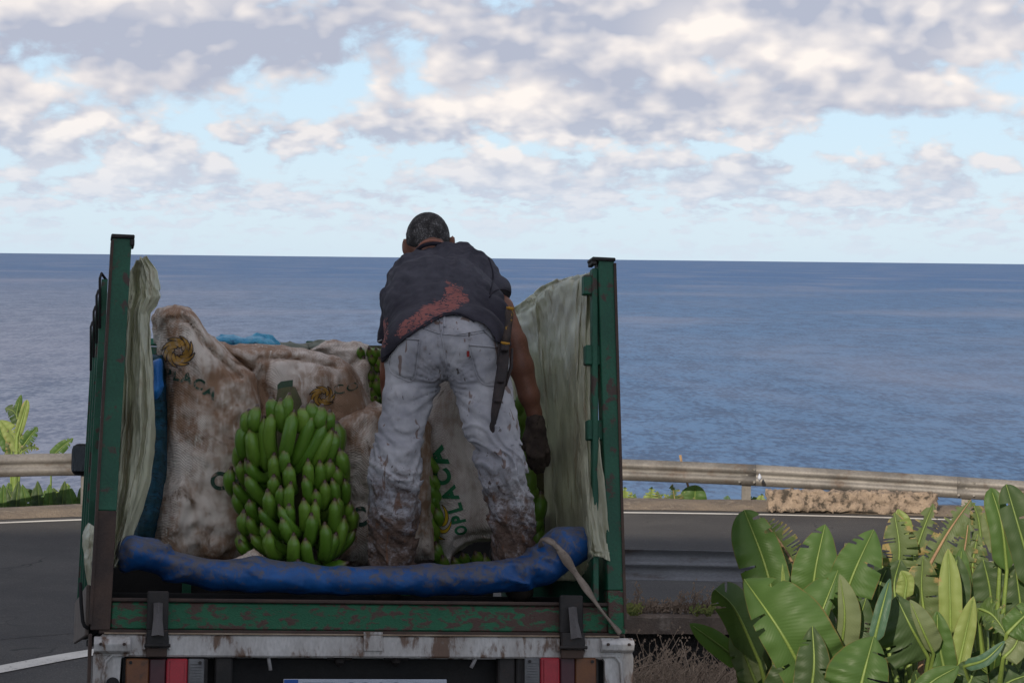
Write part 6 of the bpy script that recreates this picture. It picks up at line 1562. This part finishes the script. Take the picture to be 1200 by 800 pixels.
# gloves: palm, thumb and four bent fingers each
def glove(wr, palm, fingers, thumb, name='glove'):
    def g(P):
        d = cone(P, V3(*wr[0]), V3(*wr[1]), .036, .033)
        d = smin(d, cone(P, V3(*wr[1]), V3(*palm), .032, .036, 1, 1.25), .02)
        for fg in fingers:
            q = chain(P, [(V3(*p), r) for p, r in zip(fg, (.0145, .0135, .0125, .011))], .004); d = smin(d, q, .006)
        q = chain(P, [(V3(*p), r) for p, r in zip(thumb, (.019, .016, .013))], .004)
        return smin(d, q, .008)
    A_ = np.array([V3(*q) for q in wr+[palm]+[p for fg in fingers for p in fg]+thumb])
    v, f = nets(g, A_.min(0)-.06, A_.max(0)+.06, .005, .012, lambda P: -.003*ridge(P*np.array([30, 30, 45], np.float32), 2))
    return np_obj(name, v, f, G_glove, person, inv=pinv)
glove([(627, 494, 8.50), (628.5, 502, 8.50)], (630, 514, 8.50),
      [[(622, 518, 8.48), (621, 530, 8.46), (622, 541, 8.49), (624, 547, 8.53)], [(627, 520, 8.47), (627, 534, 8.45), (628, 546, 8.48), (629, 552, 8.52)],
       [(633, 520, 8.48), (634, 534, 8.46), (635, 545, 8.49), (635, 550, 8.53)], [(638, 517, 8.50), (640, 529, 8.49), (641, 538, 8.51), (640, 543, 8.54)]], [(622, 503, 8.50), (617, 514, 8.48), (616, 525, 8.49)])
glove([(454, 492, 8.80), (456, 502, 8.80)], (458, 518, 8.81),
      [[(452, 524, 8.80), (451, 535, 8.80), (452, 544, 8.83), (454, 548, 8.86)], [(456, 526, 8.80), (456, 538, 8.79), (457, 548, 8.82), (458, 553, 8.86)],
       [(461, 525, 8.81), (461, 538, 8.80), (462, 548, 8.83), (462, 552, 8.86)], [(466, 522, 8.82), (467, 533, 8.81), (467, 541, 8.84), (467, 545, 8.87)]], [(464, 508, 8.79), (469, 517, 8.78), (470, 526, 8.79)])
for pts in (((456, 660, 8.12), (453, 690, 8.12), (450, 694, 8.26)), ((606, 656, 8.10), (608, 688, 8.10), (612, 692, 8.24))):
    A_ = [V3(*p) for p in pts]
    def bt(P): return smin(cone(P, A_[0], A_[1], .055, .052), cone(P, A_[1], A_[2], .05, .045, 1, 1), .02)
    lo = np.min(A_, 0)-.09; hi = np.max(A_, 0)+.09
    v, f = nets(bt, lo, hi, .01); np_obj('boot', v, f, G_boot, person, inv=pinv)
# machete in its sheath, hung from the belt
def machete():
    root = empty('machete', Matrix.Translation(F(577, 512, 7.93)), 'machete in a dark sheath hanging from the belt, handle wrapped in yellow tape', 'machete'); inv = root.matrix_world.inverted()
    C = crom([Vector(F(592, 400, 8.00)), Vector(F(589, 430, 7.96)), Vector(F(584, 462, 7.93)), Vector(F(579, 490, 7.92)), Vector(F(576, 517, 7.93))], 24)
    vs = []; fs = []
    for i, c in enumerate(C):
        u = i/23; wd = .017+.008*math.sin(math.pi*min(1, u*1.3))-.006*u+(.004 if .82 < u < .95 else 0)
        if u > .94: wd *= max(.3, 1-(u-.94)*11)
        c = Vector(c); ax_ = Vector((.98, 0, .2)); th = Vector((0, .011, 0))
        n = 8
        for j in range(n): t_ = 2*math.pi*j/n; vs.append(c+ax_*math.cos(t_)*wd+th*math.sin(t_))
    for i in range(23):
        for j in range(8): fs.append((i*8+j, i*8+(j+1) % 8, (i+1)*8+(j+1) % 8, (i+1)*8+j))
    fs += [tuple(range(8)), tuple(23*8+j for j in range(7, -1, -1))]
    o = mesh_obj('sheath', vs, fs, G_sheath, root, xf=inv); recalc(o)
    mb = MB().tube([F(597.5, 360, 8.06), F(597, 368, 8.05), F(596, 380, 8.03), F(594, 394, 8.01), F(592, 404, 8.0)], [.014, .017, .014, .016, .018], 10)
    h = mesh_obj('handle', mb.v, mb.f, G_handle, root, xf=inv)
    for py, px, r, hh in ((361, 597.8, .0165, 3), (402, 592.2, .019, 3)):
        d = 8.055-(py-360)*.0013
        mb = MB().tube([F(px+.2, py-hh/2, d), F(px, py, d), F(px-.3, py+hh/2, d)], [r*.9, r, r*.9], 10); mesh_obj('tape_band', mb.v, mb.f, G_yellowtape, h, xf=inv)
    for py, px in ((410, 591), (447, 586.5), (470, 583)):
        mb = MB().tube([F(px+.2, py-2, 7.975-(py-410)*.0008), F(px, py+2, 7.973-(py-410)*.0008)], .027, 10, flat=.6); mesh_obj('sheath_band', mb.v, mb.f, G_sheath, o, xf=inv)
    mb = MB().tube([F(585, 404, 8.0), F(584, 425, 7.985), F(586, 446, 7.965)], [.006, .008, .006], 6); mesh_obj('belt_thong', mb.v, mb.f, G_sheath, root, xf=inv)
    mb = MB().tube([F(600, 408, 8.0), F(599, 430, 7.99), F(592, 452, 7.96)], [.006, .008, .006], 6); mesh_obj('belt_thong', mb.v, mb.f, G_sheath, root, xf=inv)
machete()
